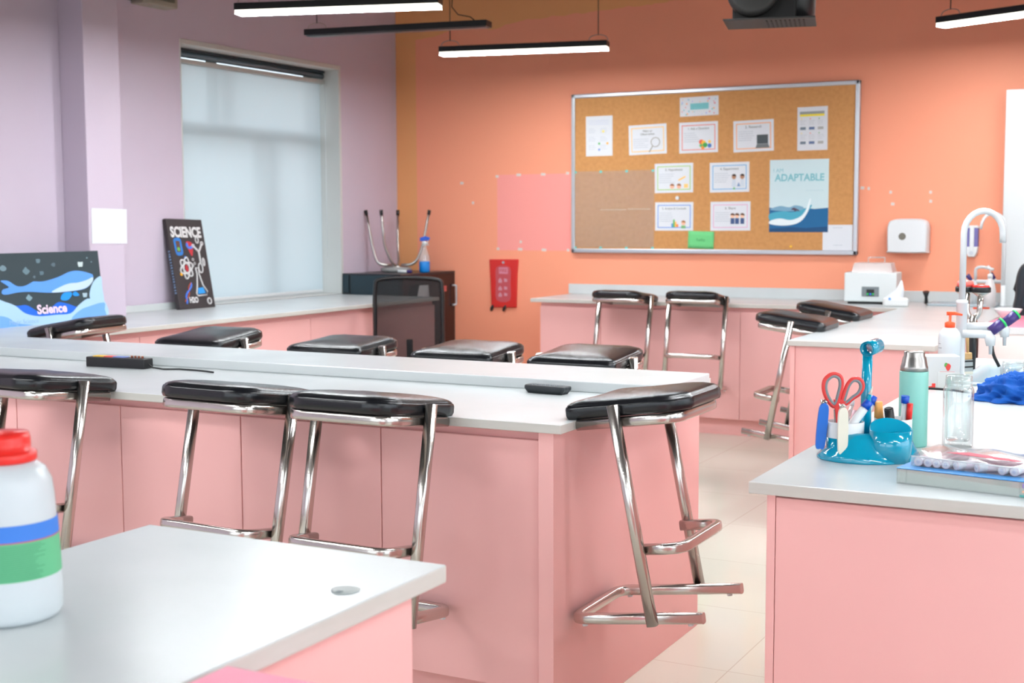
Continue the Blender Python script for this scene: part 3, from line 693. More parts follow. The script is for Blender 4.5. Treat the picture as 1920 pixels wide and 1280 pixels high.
b = MB(); b.rings([[(x*sc, y, z*sc2-(.0)) for x, z in spline([(-.118, .07), (-.09, .1), (.0, .106), (.09, .1), (.118, .07), (.121, 0), (.118, -.085), (.105, -.1), (-.105, -.1), (-.118, -.085), (-.121, 0)], 4)] for y, sc, sc2 in ((0, .97, .97), (-.05, 1, 1), (-.10, .96, .97), (-.115, .9, .9))], True, True)
b.build('case', 'wplastic', td)
MB().tube([(-.025, -.1145, -.0), (-.025, -.1165, -.0)], .0215, 24).build('window', flat('smoked', (110, 106, 96), .3), td)
sd = thing('soap_dispenser', 'white and violet soap dispenser on the orange wall seen through the tap arch', 'dispenser', (-1.272, WY, 1.165))
MB().box(-.034, -.05, -.035, .034, 0, .085).build('tank', flat('violet_tank', (108, 105, 165), .25), sd, bevel=.006)
MB().box(-.012, -.06, -.08, .013, -.045, .09).build('front_strip', 'wplastic', sd, bevel=.006)
MB().prism([(-.036, .08), (.036, .08), (.03, .095), (-.03, .095)], 0, -.055, 'y').build('lid', 'wplastic', sd, bevel=.003)
MB().prism([(-.036, -.03), (.036, -.03), (.03, -.065), (.018, -.09), (-.018, -.09), (-.03, -.065)], 0, -.058, 'y').build('body', 'wplastic', sd, bevel=.004)
MB().tube([(0, -.058, -.067), (0, -.063, -.067)], .012, 18).build('button', 'alu', sd)
nt_ = thing('notice', 'white sheet of faint writing stuck on the lilac pillar', 'paper', (-5.128, 5.202, 1.276), (0, R_(1), PI/2))
plate(nt_, 'paper', 'paper', rect(-.126, -.091, .126, .091), 0, .0015)
textlines(nt_, -.1, .03, .06, 8, .015, (212, 216, 220), .002, seed=77)

# ================================================================== paintings leaning on the lilac wall
def lean(px, py, ang, rz): return thing
wp = thing('whale_painting', 'canvas painted with a blue whale in a starry sky and the word Science', 'painting', (-5.06, 4.745, .801), (R_(-6.5), 0, R_(89)))
w_, h_ = .335, .352
MB().box(-w_, 0, 0, w_, .02, h_).build('canvas', flat('night', (42, 58, 64)), wp, bevel=.002)
def P(pts): # picture fractions (from the photographed canvas) to canvas coordinates
    return [(-w_+2*w_*a, h_*(1-b)) for a, b in pts]
BL, LB, RB, VL = flat('p_blue', (88, 150, 225)), flat('p_light', (168, 203, 232)), flat('p_royal', (10, 98, 208)), flat('p_mid', (110, 165, 232))
plate(wp, 'hill', RB, P(spline([(.02, .70), (.18, .72), (.26, .72), (.34, .8), (.42, .86), (.5, .76), (.56, .71), (.64, .74), (.70, .78), (.74, .82), (.8, .99), (.3, .99), (.1, .9)], 4)), 0, .0008)
plate(wp, 'hill', LB, P(spline([(.0, .64), (.08, .66), (.16, .72), (.24, .83), (.36, .885), (.52, .885), (.66, .88), (.74, .78), (.82, .70), (.88, .69), (1., .72), (1., .999), (.5, .999), (0., .999)], 4)), .0008, .0014)
plate(wp, 'hill', LB, P(spline([(.865, .68), (.88, .55), (.93, .43), (1., .38), (1., .55), (1., .75), (.92, .74)], 4)), .0014, .0018)
plate(wp, 'shade', VL, P(spline([(.0, .85), (.08, .87), (.16, .96), (.3, .999), (.1, .999), (.0, .999)], 3)), .0014, .0018)
plate(wp, 'shade', VL, P(spline([(.66, .97), (.75, .85), (.85, .8), (1., .76), (1., .86), (1., .999), (.8, .999)], 3)), .0014, .0018)
plate(wp, 'whale', BL, P(spline([(.055, .37), (.12, .375), (.19, .45), (.26, .455), (.33, .41), (.35, .40), (.44, .405), (.58, .355), (.69, .29), (.78, .28), (.88, .32), (.92, .36), (.90, .46), (.82, .545), (.66, .57), (.48, .57), (.3, .54), (.19, .54), (.1, .56), (.055, .545), (.065, .49), (.12, .465), (.09, .42)], 4)), .0014, .0024)
plate(wp, 'belly', flat('p_belly', (190, 212, 232)), P(spline([(.5, .565), (.6, .49), (.68, .455), (.76, .45), (.85, .42), (.915, .385), (.90, .46), (.82, .54), (.66, .567)], 4)), .0024, .003)
plate(wp, 'fin', flat('p_fin', (10, 140, 230)), P(spline([(.58, .66), (.61, .59), (.68, .58), (.69, .62), (.65, .685), (.6, .69)], 4)), .0014, .0026)
plate(wp, 'fin', flat('p_fin', (10, 140, 230)), P(spline([(.70, .60), (.73, .575), (.76, .62), (.75, .64), (.71, .635)], 4)), .0014, .0026)
for a, b_, r, c in ((.09, .2, .018, (110, 135, 145)), (.29, .25, .02, (95, 120, 130)), (.41, .12, .014, (95, 120, 130)), (.43, .29, .013, (85, 108, 120)), (.55, .18, .013, (80, 100, 110)), (.81, .19, .018, (190, 205, 205)), (.29, .62, .017, (120, 150, 160)), (.82, .635, .016, (165, 190, 200)), (.88, .1, .005, (110, 135, 145)), (.92, .16, .004, (110, 135, 145)), (.36, .34, .008, (85, 105, 115))):
    q = P([(a, b_)])[0]; plate(wp, 'star', flat('p_star', c), spline([(q[0]+r*(1+.25*math.sin(k*2.6+a*30))*math.cos(k*PI/4), q[1]+r*.8*(1+.25*math.cos(k*3.1+a*20))*math.sin(k*PI/4)) for k in range(8)], 3), 0, .0008)
q = P([(.495, .80)])[0]; text('lettering', 'Science', flat('p_letter', (240, 215, 235)), wp, q[0]-.005, q[1], .062, d=-.0026, bold=.002)
q = P([(.22, .945)])[0]; text('lettering', 'Magic Science', flat('p_letter2', (150, 185, 240)), wp, q[0], q[1], .032, d=-.0026)
sp = thing('science_painting', 'tall black canvas headed SCIENCE with a flask, an atom and a heart', 'painting', (-5.172, 5.925, .801), (R_(-11.5), R_(1.5), R_(90)))
w_, h_ = .151, .522
MB().box(-w_, 0, 0, w_, .028, h_).build('canvas', flat('canvas_black', (52, 46, 48)), sp, bevel=.002)
WH = flat('chalk', (222, 222, 222))
text('lettering', 'SCIENCE', WH, sp, -.002, h_-.080, .082, d=-.001, bold=.0035, sx=.80)
plate(sp, 'tablet', flat('p_blue2', (35, 120, 200)), spline([(-.115, .36), (-.112, .405), (-.06, .408), (-.052, .36), (-.055, .315), (-.105, .312)], 4), 0, .0008)
plate(sp, 'tablet_screen', flat('p_brown', (95, 65, 55)), rect(-.1, .328, -.068, .393), .0008, .0014)
plate(sp, 'tablet_mark', flat('p_green', (110, 185, 80)), circ(-.085, .345, .012, 12), .0014, .0018)
plate(sp, 'heart', flat('p_red', (190, 45, 55)), spline([(-.015, .385), (.015, .39), (.04, .375), (.035, .34), (.02, .305), (.0, .335)], 4), 0, .0008)
plate(sp, 'heart_vessel', flat('p_blue3', (70, 120, 220)), spline([(-.02, .37), (-.005, .385), (.005, .36), (.035, .37), (.04, .355), (.01, .345), (-.01, .352)], 3), .0008, .0014)
for k in range(3):   # atom orbits
    a0 = k*PI/3+.3; pts = []
    for i in range(24):
        x, z = .055*math.cos(i*PI/12), .024*math.sin(i*PI/12)
        pts.append((-.045+x*math.cos(a0)-z*math.sin(a0)*1.0, -.002, .235+(x*math.sin(a0)+z*math.cos(a0))*1.15))
    MB().tube(pts, .0045, 6, closed=True).build('orbit', WH, sp)
plate(sp, 'nucleus', flat('p_red', (190, 45, 55)), spline([(-.055, .24), (-.04, .255), (-.03, .23), (-.035, .215), (-.05, .22)], 3), 0, .002)
plate(sp, 'electron', flat('p_yellow', (235, 170, 40)), circ(-.095, .2, .010, 10), 0, .0022)
plate(sp, 'electron', flat('p_blue2', (35, 120, 200)), circ(-.04, .297, .009, 10), 0, .0022)
for path in ([(.095, -.002, .365), (.08, -.002, .325), (.08, -.002, .28), (.055, -.002, .36)], ):
    MB().tube([(.115, -.002, .375), (.08, -.002, .33), (.08, -.002, .265)], .006, 8).build('molecule', WH, sp)
    MB().tube([(.045, -.002, .36), (.08, -.002, .33)], .006, 8).build('molecule', WH, sp)
for cx, cz, r, ry in ((.075, .235, .017, .028), (.08, .40, .012, .018), (.105, .04, .016, .017), (.108, .27, .008, .022), (.04, .365, .008, .008), (.117, .38, .009, .009)):
    MB().tube([(cx+r*math.cos(i*PI/8), -.002, cz+ry*math.sin(i*PI/8)) for i in range(16)], .0038, 6, closed=True).build('ring', WH, sp)
MB().tube([Vector(p) for p in ((.03, -.002, .235), (.035, -.002, .2), (.02, -.002, .13), (.005, -.002, .085), (.015, -.002, .072), (.09, -.002, .075), (.1, -.002, .095), (.07, -.002, .135), (.052, -.002, .2), (.055, -.002, .235), (.03, -.002, .235))], .0042, 8).build('flask', WH, sp)
plate(sp, 'flask_liquid', flat('p_liquid', (40, 150, 225)), [(.018, .083), (.085, .086), (.07, .122), (.026, .118)], 0, .0018)
for cx, cz in ((.02, .285), (.03, .262), (.012, .25)): MB().tube([(cx+.007*math.cos(i*PI/5), -.002, cz+.007*math.sin(i*PI/5)) for i in range(10)], .0018, 6, closed=True).build('bubble', WH, sp)
text('lettering', 'H2O', WH, sp, -.025, .048, .045, d=-.001, bold=.002, sx=.8)
MB().tube([(-.03+.012*math.sin(i*.9)-.008*i, -.002, .15-.0135*i) for i in range(10)], .0055, 8).build('helix', flat('p_blue3', (70, 120, 220)), sp)
MB().tube([(-.03-.010*math.sin(i*.9)-.008*i, -.003, .15-.0135*i) for i in range(9)], .003, 8).build('helix', flat('p_orange', (190, 90, 60)), sp)
b = MB()
for i in range(16): b.box(-w_-.0008, .008, .09+.016*i, -w_, .020, .09+.016*i+random.uniform(.006, .013))
b.build('side_writing', flat('p_side', (120, 150, 185)), sp)

# ================================================================== corner: black cabinet and what stands on it
kb = thing('storage_cabinet', 'black metal storage cabinet in the corner at the end of the window worktop', 'cabinet', (-4.815, 7.53, 0))
MB().box(-.475, 0, 0, 0, .715, .94).build('body', flat('cabinet_black', (20, 26, 31), .3), kb, bevel=.004)
MB().box(-.468, -.008, .81, -.42, 0, .93).build('stile', flat('cabinet_teal', (26, 46, 56), .3), kb, bevel=.002)
MB().box(-.40, -.012, .03, -.01, 0, .93).build('door', flat('cabinet_teal', (26, 46, 56), .3), kb, bevel=.003)
MB().box(0, .02, .03, .004, .70, .925).build('side_panel', flat('cabinet_side_reflection', (38, 16, 18), .25), kb, bevel=.002)  # orange wall's reflection put into this side's dark red colour
MB().box(.004, .50, .80, .010, .58, .84).build('badge', flat('badge', (190, 90, 85)), kb)
MB().tube(arcpath([(.008, .66, .84), (.03, .68, .84), (.03, .68, .70), (.008, .66, .70)], .01), .006, 8).build('handle', 'alu', kb)
us = thing('upturned_stool', 'grey legged stool standing upside down on the black cabinet', 'stool', (-5.09, 7.90, .942), (0, 0, R_(0)))
us.scale = (.80, .87, 1.03)
MB().lathe([(.12, 0), (.135, .006), (.135, .024), (.12, .03), (.01, .03)], 0, 0, 0, 32, sx=1, sy=.9).build('seat', flat('seat_grey', (150, 150, 148)), us)
MB().lathe([(.1, .03), (.1, .037), (.08, .04)], 0, 0, 0, 24).build('seat_plate', 'steel', us)
for x0, y0, x1, y1 in ((-.08, -.06, -.235, -.10), (-.03, .07, -.13, .22), (.03, -.07, -.005, -.2), (.09, .05, .235, .16)):
    lg = MB().tube(arcpath([(x0*.4, y0*.4, .043), (x0*1.6, y0*1.6, .05), (x1*.8, y1*.8, .17), (x1, y1, .40)], .06), .011, 10).build('leg', 'steel', us)
    d = Vector((x1*.2, y1*.2, .23)).normalized()*.03
    MB().cyl((x1-d.x*.5, y1-d.y*.5, .40-d.z*.5), (x1+d.x*.6, y1+d.y*.6, .40+d.z*.6), .0145, 12).build('leg_tip', 'black', lg)
sb = thing('spray_bottle', 'clear spray bottle of blue liquid with a blue trigger on the black cabinet', 'bottle', (-4.875, 7.93, .941), (0, 0, R_(30)))
MB().lathe([(.034, 0), (.037, .005), (.037, .07), (.036, .075)], 0, 0, 0, 24).build('liquid', flat('blue_liquid', (20, 130, 215), .15), sb)
MB().lathe([(.037, .075), (.035, .11), (.022, .145), (.015, .17), (.014, .2), (.002, .2)], 0, 0, 0, 24, cap0=False).build('bottle', 'acrylic', sb)
MB().lathe([(.016, .185), (.016, .205), (.012, .215)], 0, 0, 0, 16).build('collar', 'wplastic', sb)
MB().prism([(-.03, .215), (.035, .222), (.04, .24), (.01, .252), (-.03, .24)], -.012, .012, 'y').build('trigger_head', 'bluecap', sb, bevel=.003)
MB().tube([(.025, 0, .222), (.02, 0, .20), (.028, 0, .185)], .004, 8).build('trigger', 'wplastic', sb)
mk = thing('marker', 'white marker with a violet cap lying on the black cabinet by the spray bottle', 'marker', (-4.93, 7.76, .951), (0, 0, R_(20)))
MB().cyl((-.05, 0, 0), (.015, 0, 0), .010, 12).build('barrel', 'wplastic', mk); MB().cyl((.015, 0, 0), (.05, 0, 0), .0105, 12).build('cap', 'purple', mk)

bg = MB(); bg.rings([[(-4.775+.012*math.sin(i*1.9+k), 7.70+.022*i*(1+.35*k)-.05*k, .86-.10*k) for i in range(7)] for k in range(5)], False, False, closed=False)
tag(bg.build('plastic_bag', flat('bag_grey', (235, 238, 240), .2), solid=.004), 'crumpled pale plastic bag against the side of the black cabinet, seen through the chair', 'bag')
# office chair
ch = thing('office_chair', 'black mesh backed office chair in front of the black cabinet', 'chair', (-4.245, 6.72, -.03), (0, 0, R_(22)))
rp_ = [(x, 0, z) for x, z in [(p[0], p[1]) for p in spline([(-.2, .98), (0, .992), (.2, .98), (.235, .93), (.238, .75), (.235, .52), (.2, .44), (0, .43), (-.2, .44), (-.235, .52), (-.238, .75), (-.235, .93)], 4)]]
rp_ = [(x*.86, y, z) for x, y, z in rp_]
MB().tube(rp_, .018, 10, closed=True, ry=.012).build('back_frame', 'black', ch)
MB().prism([(x*.97, (z-.71)*.97+.71) for x, _, z in rp_], -.001, .001, 'y').build('back_mesh', 'weave', ch)
MB().prism(spline([(-.23, -.5), (.23, -.5), (.24, -.1), (.2, -.04), (-.2, -.04), (-.24, -.1)], 4), .43, .48, 'z').build('seat', 'black', ch, bevel=.01)
MB().tube([(0, .02, .62), (0, .03, .45), (0, -.1, .40), (0, -.25, .40)], .02, 10).build('back_bar', 'black', ch)
MB().cyl((0, -.25, .10), (0, -.25, .43), .025, 16).build('column', 'steel', ch)
for k in range(5):
    a = k*2*PI/5+.3; x, y = .3*math.cos(a), -.25+.3*math.sin(a)
    lg = MB().tube([(0, -.25, .11), (x, y, .075)], [.025, .015], 8).build('leg', 'black', ch)
    MB().cyl((x-.012, y, .06), (x+.012, y, .06), .03, 16).build('caster', 'black', lg)

# ================================================================== on the island
ps = thing('power_strip', 'black power strip with coloured sockets at the foot of the island ledge', 'power strip', (-3.33, 3.405, .80), (0, 0, R_(4)))
MB().box(-.125, -.025, 0, .125, .025, .034).build('case', 'black', ps, bevel=.003)
for x0, x1, c in ((-.105, -.06, (235, 190, 60)), (-.058, -.02, (225, 90, 80)), (-.018, .03, (120, 140, 200))):
    MB().box(x0, -.012, .034, x1, .016, .037).build('socket_cover', flat('sock', c), ps)
for x in (.055, .07, .085, .1): MB().cyl((x, 0, .034), (x, 0, .042), .004, 8).build('terminal', flat('brass', (150, 85, 60), .4), ps)
cb = MB().tube([Vector(p) for p in ((.125, 0, .015), (.15, -.012, .006), (.2, -.015, .003), (.25, .005, .003), (.31, .0, .003), (.37, -.012, .003), (.415, -.03, .003))], .0028, 8).build('cable', 'soot', ps)
rm = thing('remote_control', 'black remote control on the island worktop by the ledge', 'remote', (-1.70, 3.435, .80), (0, 0, R_(-6)))
MB().rings([[(x*s, y*s2, z) for x, y in spline([(-.066, -.018), (-.04, -.024), (.06, -.024), (.068, -.01), (.068, .01), (.06, .024), (-.04, .024), (-.066, .018)], 3)] for s, s2, z in ((.86, .8, .0), (1, 1, .013), (1, 1, .02), (.97, .94, .023))], True, True).build('case', flat('remote_black', (32, 38, 42), .5), rm)
b = MB()
for i in range(7):
    for j in range(3): b.box(-.05+.015*i, -.014+.011*j, .023, -.042+.015*i, -.008+.011*j, .0245)
b.build('buttons', 'grey', rm)

# ================================================================== bottle on the desk
bt = thing('reagent_bottle', 'large white plastic bottle with a red cap and a blue and green label', 'bottle', (-1.343, 1.168, .80), (0, 0, R_(20)))
MB().lathe([(.055, 0), (.062, .003), (.0655, .010), (.066, .03), (.063, .10), (.0595, .155), (.057, .175), (.050, .190), (.038, .199), (.03, .202), (.03, .208)], 0, 0, 0, 48).build('body', flat('milky', (206, 213, 216), .3), bt)
MB().lathe([(.0653, .058), (.0634, .106)], 0, 0, 0, 48, False, False).build('green_label', flat('lab_green', (100, 185, 135)), bt)
MB().lathe([(.0634, .1075), (.0621, .128)], 0, 0, 0, 48, False, False).build('blue_band', flat('lab_blue', (60, 125, 215)), bt)
MB().lathe([(.0634, .106), (.0634, .1075)], 0, 0, 0, 48, False, False).build('red_stripe', flat('lab_red', (190, 70, 95)), bt)
b = MB()
for i in range(17):
    zz = .103-.0026*i; a0, a1 = R_(-78), R_(-78+random.uniform(45, 62)); rr_ = .0634+(.106-zz)*.04+.0005
    n = 8; o1 = [(rr_*math.cos(a0+(a1-a0)*k/n), rr_*math.sin(a0+(a1-a0)*k/n), zz) for k in range(n+1)]
    b.rings([o1, [(x, y, z-.0008) for x, y, z in o1]], False, False, closed=False)
b.build('label_text', flat('lab_text', (70, 150, 110)), bt)
MB().lathe([(.0385, .2), (.040, .202), (.040, .211), (.037, .213), (.033, .214), (.033, .228), (.031, .236), (.0, .238)], 0, 0, 0, 48).build('cap', 'red', bt)

# ================================================================== things on the near right counter
CB = (-.632, 2.800, .80)
cy_ = thing('desk_caddy', 'glossy teal desk caddy with two white topped cups and a T shaped handle', 'caddy', CB, (0, 0, YAW))
# swooping foot
prof = [(.106, 0), (.107, .004), (.1, .014), (.088, .028), (.078, .046), (.068, .056), (.055, .058), (.001, .048)]
b = MB(); seg = 48; rs = []
for r, h in prof:
    ring = []
    for i in range(seg):
        a = 2*PI*i/seg; wv = 1+.12*math.cos(3*a+.6)*min(1, h/.04)
        ring.append((r*wv*math.cos(a), r*.86*wv*math.sin(a), h))
    rs.append(ring)
b.rings(rs, True, True).build('foot', 'teal', cy_)
for x, y in ((-.052, -.012), (.06, .028)):
    cu = MB().lathe([(.0385, .0), (.0385, .046), (.0365, .046)], x, y, 0, 36, sx=1, sy=.9).build('cup_base', 'teal', cy_)
    MB().lathe([(.039, .046), (.0395, .078), (.037, .079), (.0355, .046), (.034, .01), (.001, .01)], x, y, 0, 36, sx=1, sy=.9, cap0=False, cap1=False).build('cup', 'wplastic', cu)
# open scoop compartment in front
b = MB(); rs = []
for k, (r, h) in enumerate(((.041, .0), (.043, .03), (.044, 1), (.0415, 1), (.038, .03), (.001, .026))):
    ring = []
    for i in range(36):
        a = 2*PI*i/36; top = .066+.020*max(0, math.sin(a))
        ring.append((.033+r*1.0*math.cos(a), -.052+r*.85*math.sin(a), top if h == 1 else h))
    rs.append(ring)
b.rings(rs, True, True).build('scoop', ['teal'], cy_)
MB().tube([(.0, .02, .04), (-.001, .02, .12), (.001, .02, .225)], [.0125, .0105, .0108], 18).build('handle_post', 'teal', cy_)
b = MB(); b.tube([(-.013, -.024, .231), (.019, .014, .235)], .0152, 24, caps=False); b.tube([(-.013, -.024, .231), (.019, .014, .235)], .0128, 24, caps=False)
b.build('handle_tube', 'teal', cy_, solid=.001)
ym = Matrix.Rotation(YAW, 4, 'Z')
def cw(x, y, z): v = ym @ Vector((x, y, z)); return (CB[0]+v.x, CB[1]+v.y, CB[2]+v.z)
def stick(name, label, cat, p, q, parts, group=None):
    # a straight thing from p to q (caddy coordinates); parts = (name, t0, t1, r0, r1, material)
    P0, Q0 = Vector(cw(*p)), Vector(cw(*q)); d = Q0-P0
    t = thing(name, label, cat, P0, (0, 0, 0), group); t.rotation_mode = 'QUATERNION'; t.rotation_quaternion = d.to_track_quat('Z', 'Y'); L = d.length
    for nm_, t0, t1, r0, r1, m in parts: MB().cyl((0, 0, L*t0), (0, 0, L*t1), r0, 18, r1).build(nm_, m, t)
    return t
GP = 'pens standing in the caddy cups'
stick('marker', 'white marker with a blue end leaning out of the front cup of the caddy', 'marker', (-.078, -.020, .02), (-.003, -.016, .121), (('barrel', 0, .86, .009, .009, 'wplastic'), ('cap', .86, 1, .0098, .0092, 'bluecap')), GP)
stick('pencil', 'teal pencil with its bare wooden point up beside the caddy post', 'pencil', (-.035, -.004, .02), (.008, .002, .150), (('barrel', 0, .87, .0038, .0038, 'teal'), ('point', .87, 1, .0038, .0006, 'cream')), GP)
stick('marker', 'white marker with a blue cap behind the caddy post', 'marker', (-.022, .015, .02), (.023, .05, .122), (('barrel', 0, .84, .008, .008, 'wplastic'), ('cap', .84, 1, .0088, .0084, 'bluecap')), GP)
stick('highlighter', 'pale orange highlighter in the rear cup of the caddy', 'highlighter', (.036, .045, .02), (.032, .042, .112), (('barrel', 0, .6, .0085, .0085, 'wplastic'), ('cap', .6, 1, .0100, .0082, flat('pale_orange', (253, 175, 95)))), GP)
stick('marker', 'black marker tilted in the rear cup of the caddy', 'marker', (.062, .03, .02), (.045, .012, .103), (('barrel', 0, .98, .0092, .0098, 'black'), ('end_cap', .98, 1., .0085, .007, 'soot')), GP)
stick('board_marker', 'slim white whiteboard marker with a blue cap in the rear cup', 'marker', (.080, .032, .02), (.083, .022, .127), (('barrel', 0, .86, .0062, .0062, 'wplastic'), ('cap', .86, 1, .0085, .0085, 'bluecap')), GP)
stick('red_marker', 'short red capped marker beside the blue capped one in the rear cup', 'marker', (.088, .022, .02), (.091, .014, .112), (('barrel', 0, .6, .0055, .0055, 'wplastic'), ('cap', .6, 1, .0062, .0062, 'red')), GP)
stick('pen', 'clear ballpoint pen in the front cup behind the scissors', 'pen', (-.06, .0, .02), (-.028, .018, .118), (('barrel', 0, .9, .004, .004, 'acrylic'), ('cap', .9, 1, .0045, .003, 'wplastic')), GP)
stick('pen', 'pink tinted clear pen leaning in the front cup of the caddy', 'pen', (-.045, -.02, .03), (-.03, -.002, .1), (('barrel', 0, 1, .0045, .0045, flat('rose_clear', (225, 190, 200), .2)),), GP)
sc = thing('scissors', 'red handled scissors with grey finger rings standing in the caddy', 'scissors', cw(-.070, -.008, .018), (0, 0, YAW))
for nm_, pts, side in (('handle', [(-.006, .07), (-.020, .092), (-.027, .12), (-.024, .145), (-.008, .160), (.007, .152), (.010, .13), (.006, .105), (.001, .082)], 0), ('handle', [(.012, .075), (.016, .1), (.024, .13), (.036, .146), (.050, .142), (.055, .125), (.048, .105), (.034, .092), (.022, .078)], 1)):
    pts = [(x, .16-(.16-z)*.76) for x, z in pts]; sp_ = spline(pts, 4); cx = sum(p[0] for p in sp_)/len(sp_); cz = sum(p[1] for p in sp_)/len(sp_)
    o = MB().tube([(x, .003*side, z) for x, z in sp_], .0048, 10, closed=True).build(nm_, flat('scissor_red', (222, 62, 58), .35), sc)
    MB().tube([(cx+(x-cx)*.80, .003*side-.0015, cz+(z-cz)*.86) for x, z in sp_], .0036, 8, closed=True).build('finger_ring', 'grey', o)
MB().prism([(-.006, .085), (.003, .085), (.010, -.01), (.006, -.01), (-.003, .04)], -.0015, 0, 'y').build('blade', 'steel', sc)
MB().prism([(.005, .085), (.016, .08), (.010, .04), (.0, -.01), (-.004, -.01)], .0005, .002, 'y').build('blade', 'steel', sc)
MB().prism([(-.006, .107), (.004, .107), (.008, .06), (.0, .055)], -.004, .003, 'y').build('shank', flat('scissor_red', (222, 62, 58), .35), sc, bevel=.001)
MB().prism([(.006, .107), (.020, .102), (.012, .06), (.004, .055)], -.002, .005, 'y').build('shank', flat('scissor_red', (222, 62, 58), .35), sc, bevel=.001)
def hanging_tool(label, loc, lean_, m, L):
    t = thing('nail_clipper', label, 'clipper', loc, (0, R_(lean_), YAW))
    pts = [(-.0095, -L), (.0, -L-.006), (.0095, -L), (.0105, -.02), (.006, 0), (-.006, 0), (-.0105, -.02)]
    MB().prism(spline(pts, 3), -.0045, .0045, 'y').build('lever', m, t, bevel=.0015)
    MB().tube(arcpath([(-.004, .006, -L*.9), (-.004, .008, -.02), (0, .006, .008), (.006, .004, .002)], .006), .0028, 8).build('jaw', 'chrome', t)
    MB().tube([(-.004, -.003, .001), (-.004, .008, .006)], .0035, 8).build('pivot', 'chrome', t)
    return t
hanging_tool('blue handled clipper hooked on the outside of the caddy', cw(-.098, -.02, .116), 5, 'blue', .088)
hanging_tool('cream handled clipper hooked on the front of the white caddy cup', cw(-.068, -.057, .112), 0, 'cream', .088)

th = thing('thermos', 'mint green thermos flask with a steel lid behind the caddy', 'flask', (-.578, 2.992, .80))
MB().lathe([(.029, 0), (.031, .002), (.031, .165), (.030, .1665)], 0, 0, 0, 40).build('body', 'mint', th)
MB().lathe([(.030, .1665), (.0295, .176), (.028, .179), (.025, .196), (.0225, .2), (.0225, .208), (.021, .21), (.0, .2095)], 0, 0, 0, 40).build('lid', 'steel', th)
def jar(label, loc, r, h):
    t = thing('glass_jar', label, 'jar', loc)
    MB().lathe([(r*.9, 0), (r, .004), (r, h*.80), (r*.93, h*.84), (r*.86, h*.855)], 0, 0, 0, 40, True, False).build('outer_wall', 'glass', t)
    MB().lathe([(r*.72, .014), (r*.8, .018), (r*.82, h*.80), (r*.80, h*.86)], 0, 0, 0, 40, True, False).build('inner_wall', 'glass', t)
    MB().lathe([(r*.86, h*.855), (r*.90, h*.87), (r*.86, h*.88), (r*.9, h*.9), (r*.86, h*.915), (r*.9, h*.93), (r*.86, h*.945), (r*.86, h*.995), (r*.83, h), (r*.80, h*.98), (r*.8, h*.86)], 0, 0, 0, 40, False, False).build('neck', 'acrylic', t)
    return t
jar('tall double walled glass jar standing in front of the blue cloth', (-.487, 3.02, .80), .0325, .158)
jar('glass jar with a threaded neck half hidden behind the blue cloth', (-.508, 4.085, .80), .036, .085)
# blue cloth
b = MB(); nu, nv = 84, 42; rs = []
for j in range(nv+1):
    ph = PI*j/nv*.5; ring = []
    for i in range(nu):
        a = 2*PI*i/nu; d = Vector((math.cos(a)*math.sin(ph), math.sin(a)*math.sin(ph), math.cos(ph)))
        n1 = noise.noise(Vector((d.x*2.2+3, d.y*2.2, d.z*2))); n2 = 1-abs(noise.noise(d*3.4+Vector((7, 1, 2))))*2.4
        n3 = 1-abs(noise.noise(d*9+Vector((2, 9, 4))))*2
        k = 1+.34*n1+.17*n2+.03*n3
        ring.append((d.x*.118*k, d.y*.115*k, max(.0, d.z*.056*(k+.15*n2))+.001))
    rs.append(ring)
b.rings(rs, False, True); cl = b.build('cleaning_cloth', 'cloth'); cl.location = (-.462, 3.90, .80)
tag(cl, 'crumpled royal blue cloth in front of the sink', 'cloth')
# clear book case with blue cover and marker pouch
bk = thing('clear_file_box', 'clear file box with a bright blue cover under the pouch of markers', 'box', (-.520, 2.548, .80), (0, 0, R_(-9)))
MB().box(.004, .004, .002, .246, .166, .026).build('pages', flat('pages', (196, 207, 195)), bk)
b = MB(); b.box(0, 0, 0, .25, .17, .0015); b.box(0, 0, 0, .25, .0015, .028); b.box(0, 0, 0, .0015, .17, .028); b.box(.2485, 0, 0, .25, .17, .028); b.box(.018, -.0004, 0, .0195, 0, .028); b.box(.226, -.0004, 0, .2275, 0, .028)
b.build('case', 'acrylic', bk)
MB().box(.232, -.0008, .018, .249, -.0004, .026).build('sticker', flat('st_violet', (160, 140, 195)), bk)
MB().box(.232, -.0008, .009, .249, -.0004, .013).build('sticker', flat('st_peach', (230, 180, 150)), bk)
MB().box(.228, -.0008, .001, .250, -.0004, .005).build('sticker', flat('st_teal', (90, 170, 165)), bk)
MB().box(0, -.001, .0285, .252, .172, .0305).build('cover', flat('bright_blue', (62, 150, 220), .35), bk, bevel=.001)
PO = Vector((-.520, 2.548, .8305)); rm_ = Matrix.Rotation(R_(-9), 4, 'Z')
def pw(x, y, z): v = rm_ @ Vector((x, y, z)); return PO+v
po = thing('marker_pouch', 'clear plastic pouch full of white markers on the blue file box', 'pouch', pw(.018, .028, .0), (0, 0, R_(-9)))
b = MB(); rs = []
for j in range(9):
    y = .15*j/8; prof_ = math.sin(PI*min(1, max(0, (j+.6)/9.2)))
    top = [(.215*i/20, y, .0185+.007*prof_+.0022*math.sin(i*.7+j*.9)) for i in range(21)]
    rs.append(top)
b.rings(rs, False, False, closed=False)
b.rings([[(.215*i/20, -.002, z) for i in range(21)] for z in (.001, .010)] + [[p for p in rs[0]]], False, False, closed=False)
b.rings([[(-.001, y, .001), (-.001, y, .018)] for y in (0, .15)], False, False, closed=False)
b.rings([[(.216, y, .001), (.216, y, .018)] for y in (0, .15)], False, False, closed=False)
b.build('film', 'pouch', po)
MB().box(0, .002, .0003, .215, .148, .0008).build('film_base', 'pouch', po)
MB().tube([(.0, -.002, .0195), (.1, -.003, .0185), (.214, -.003, .0175)], .0012, 6).build('seam', 'wplastic', po)
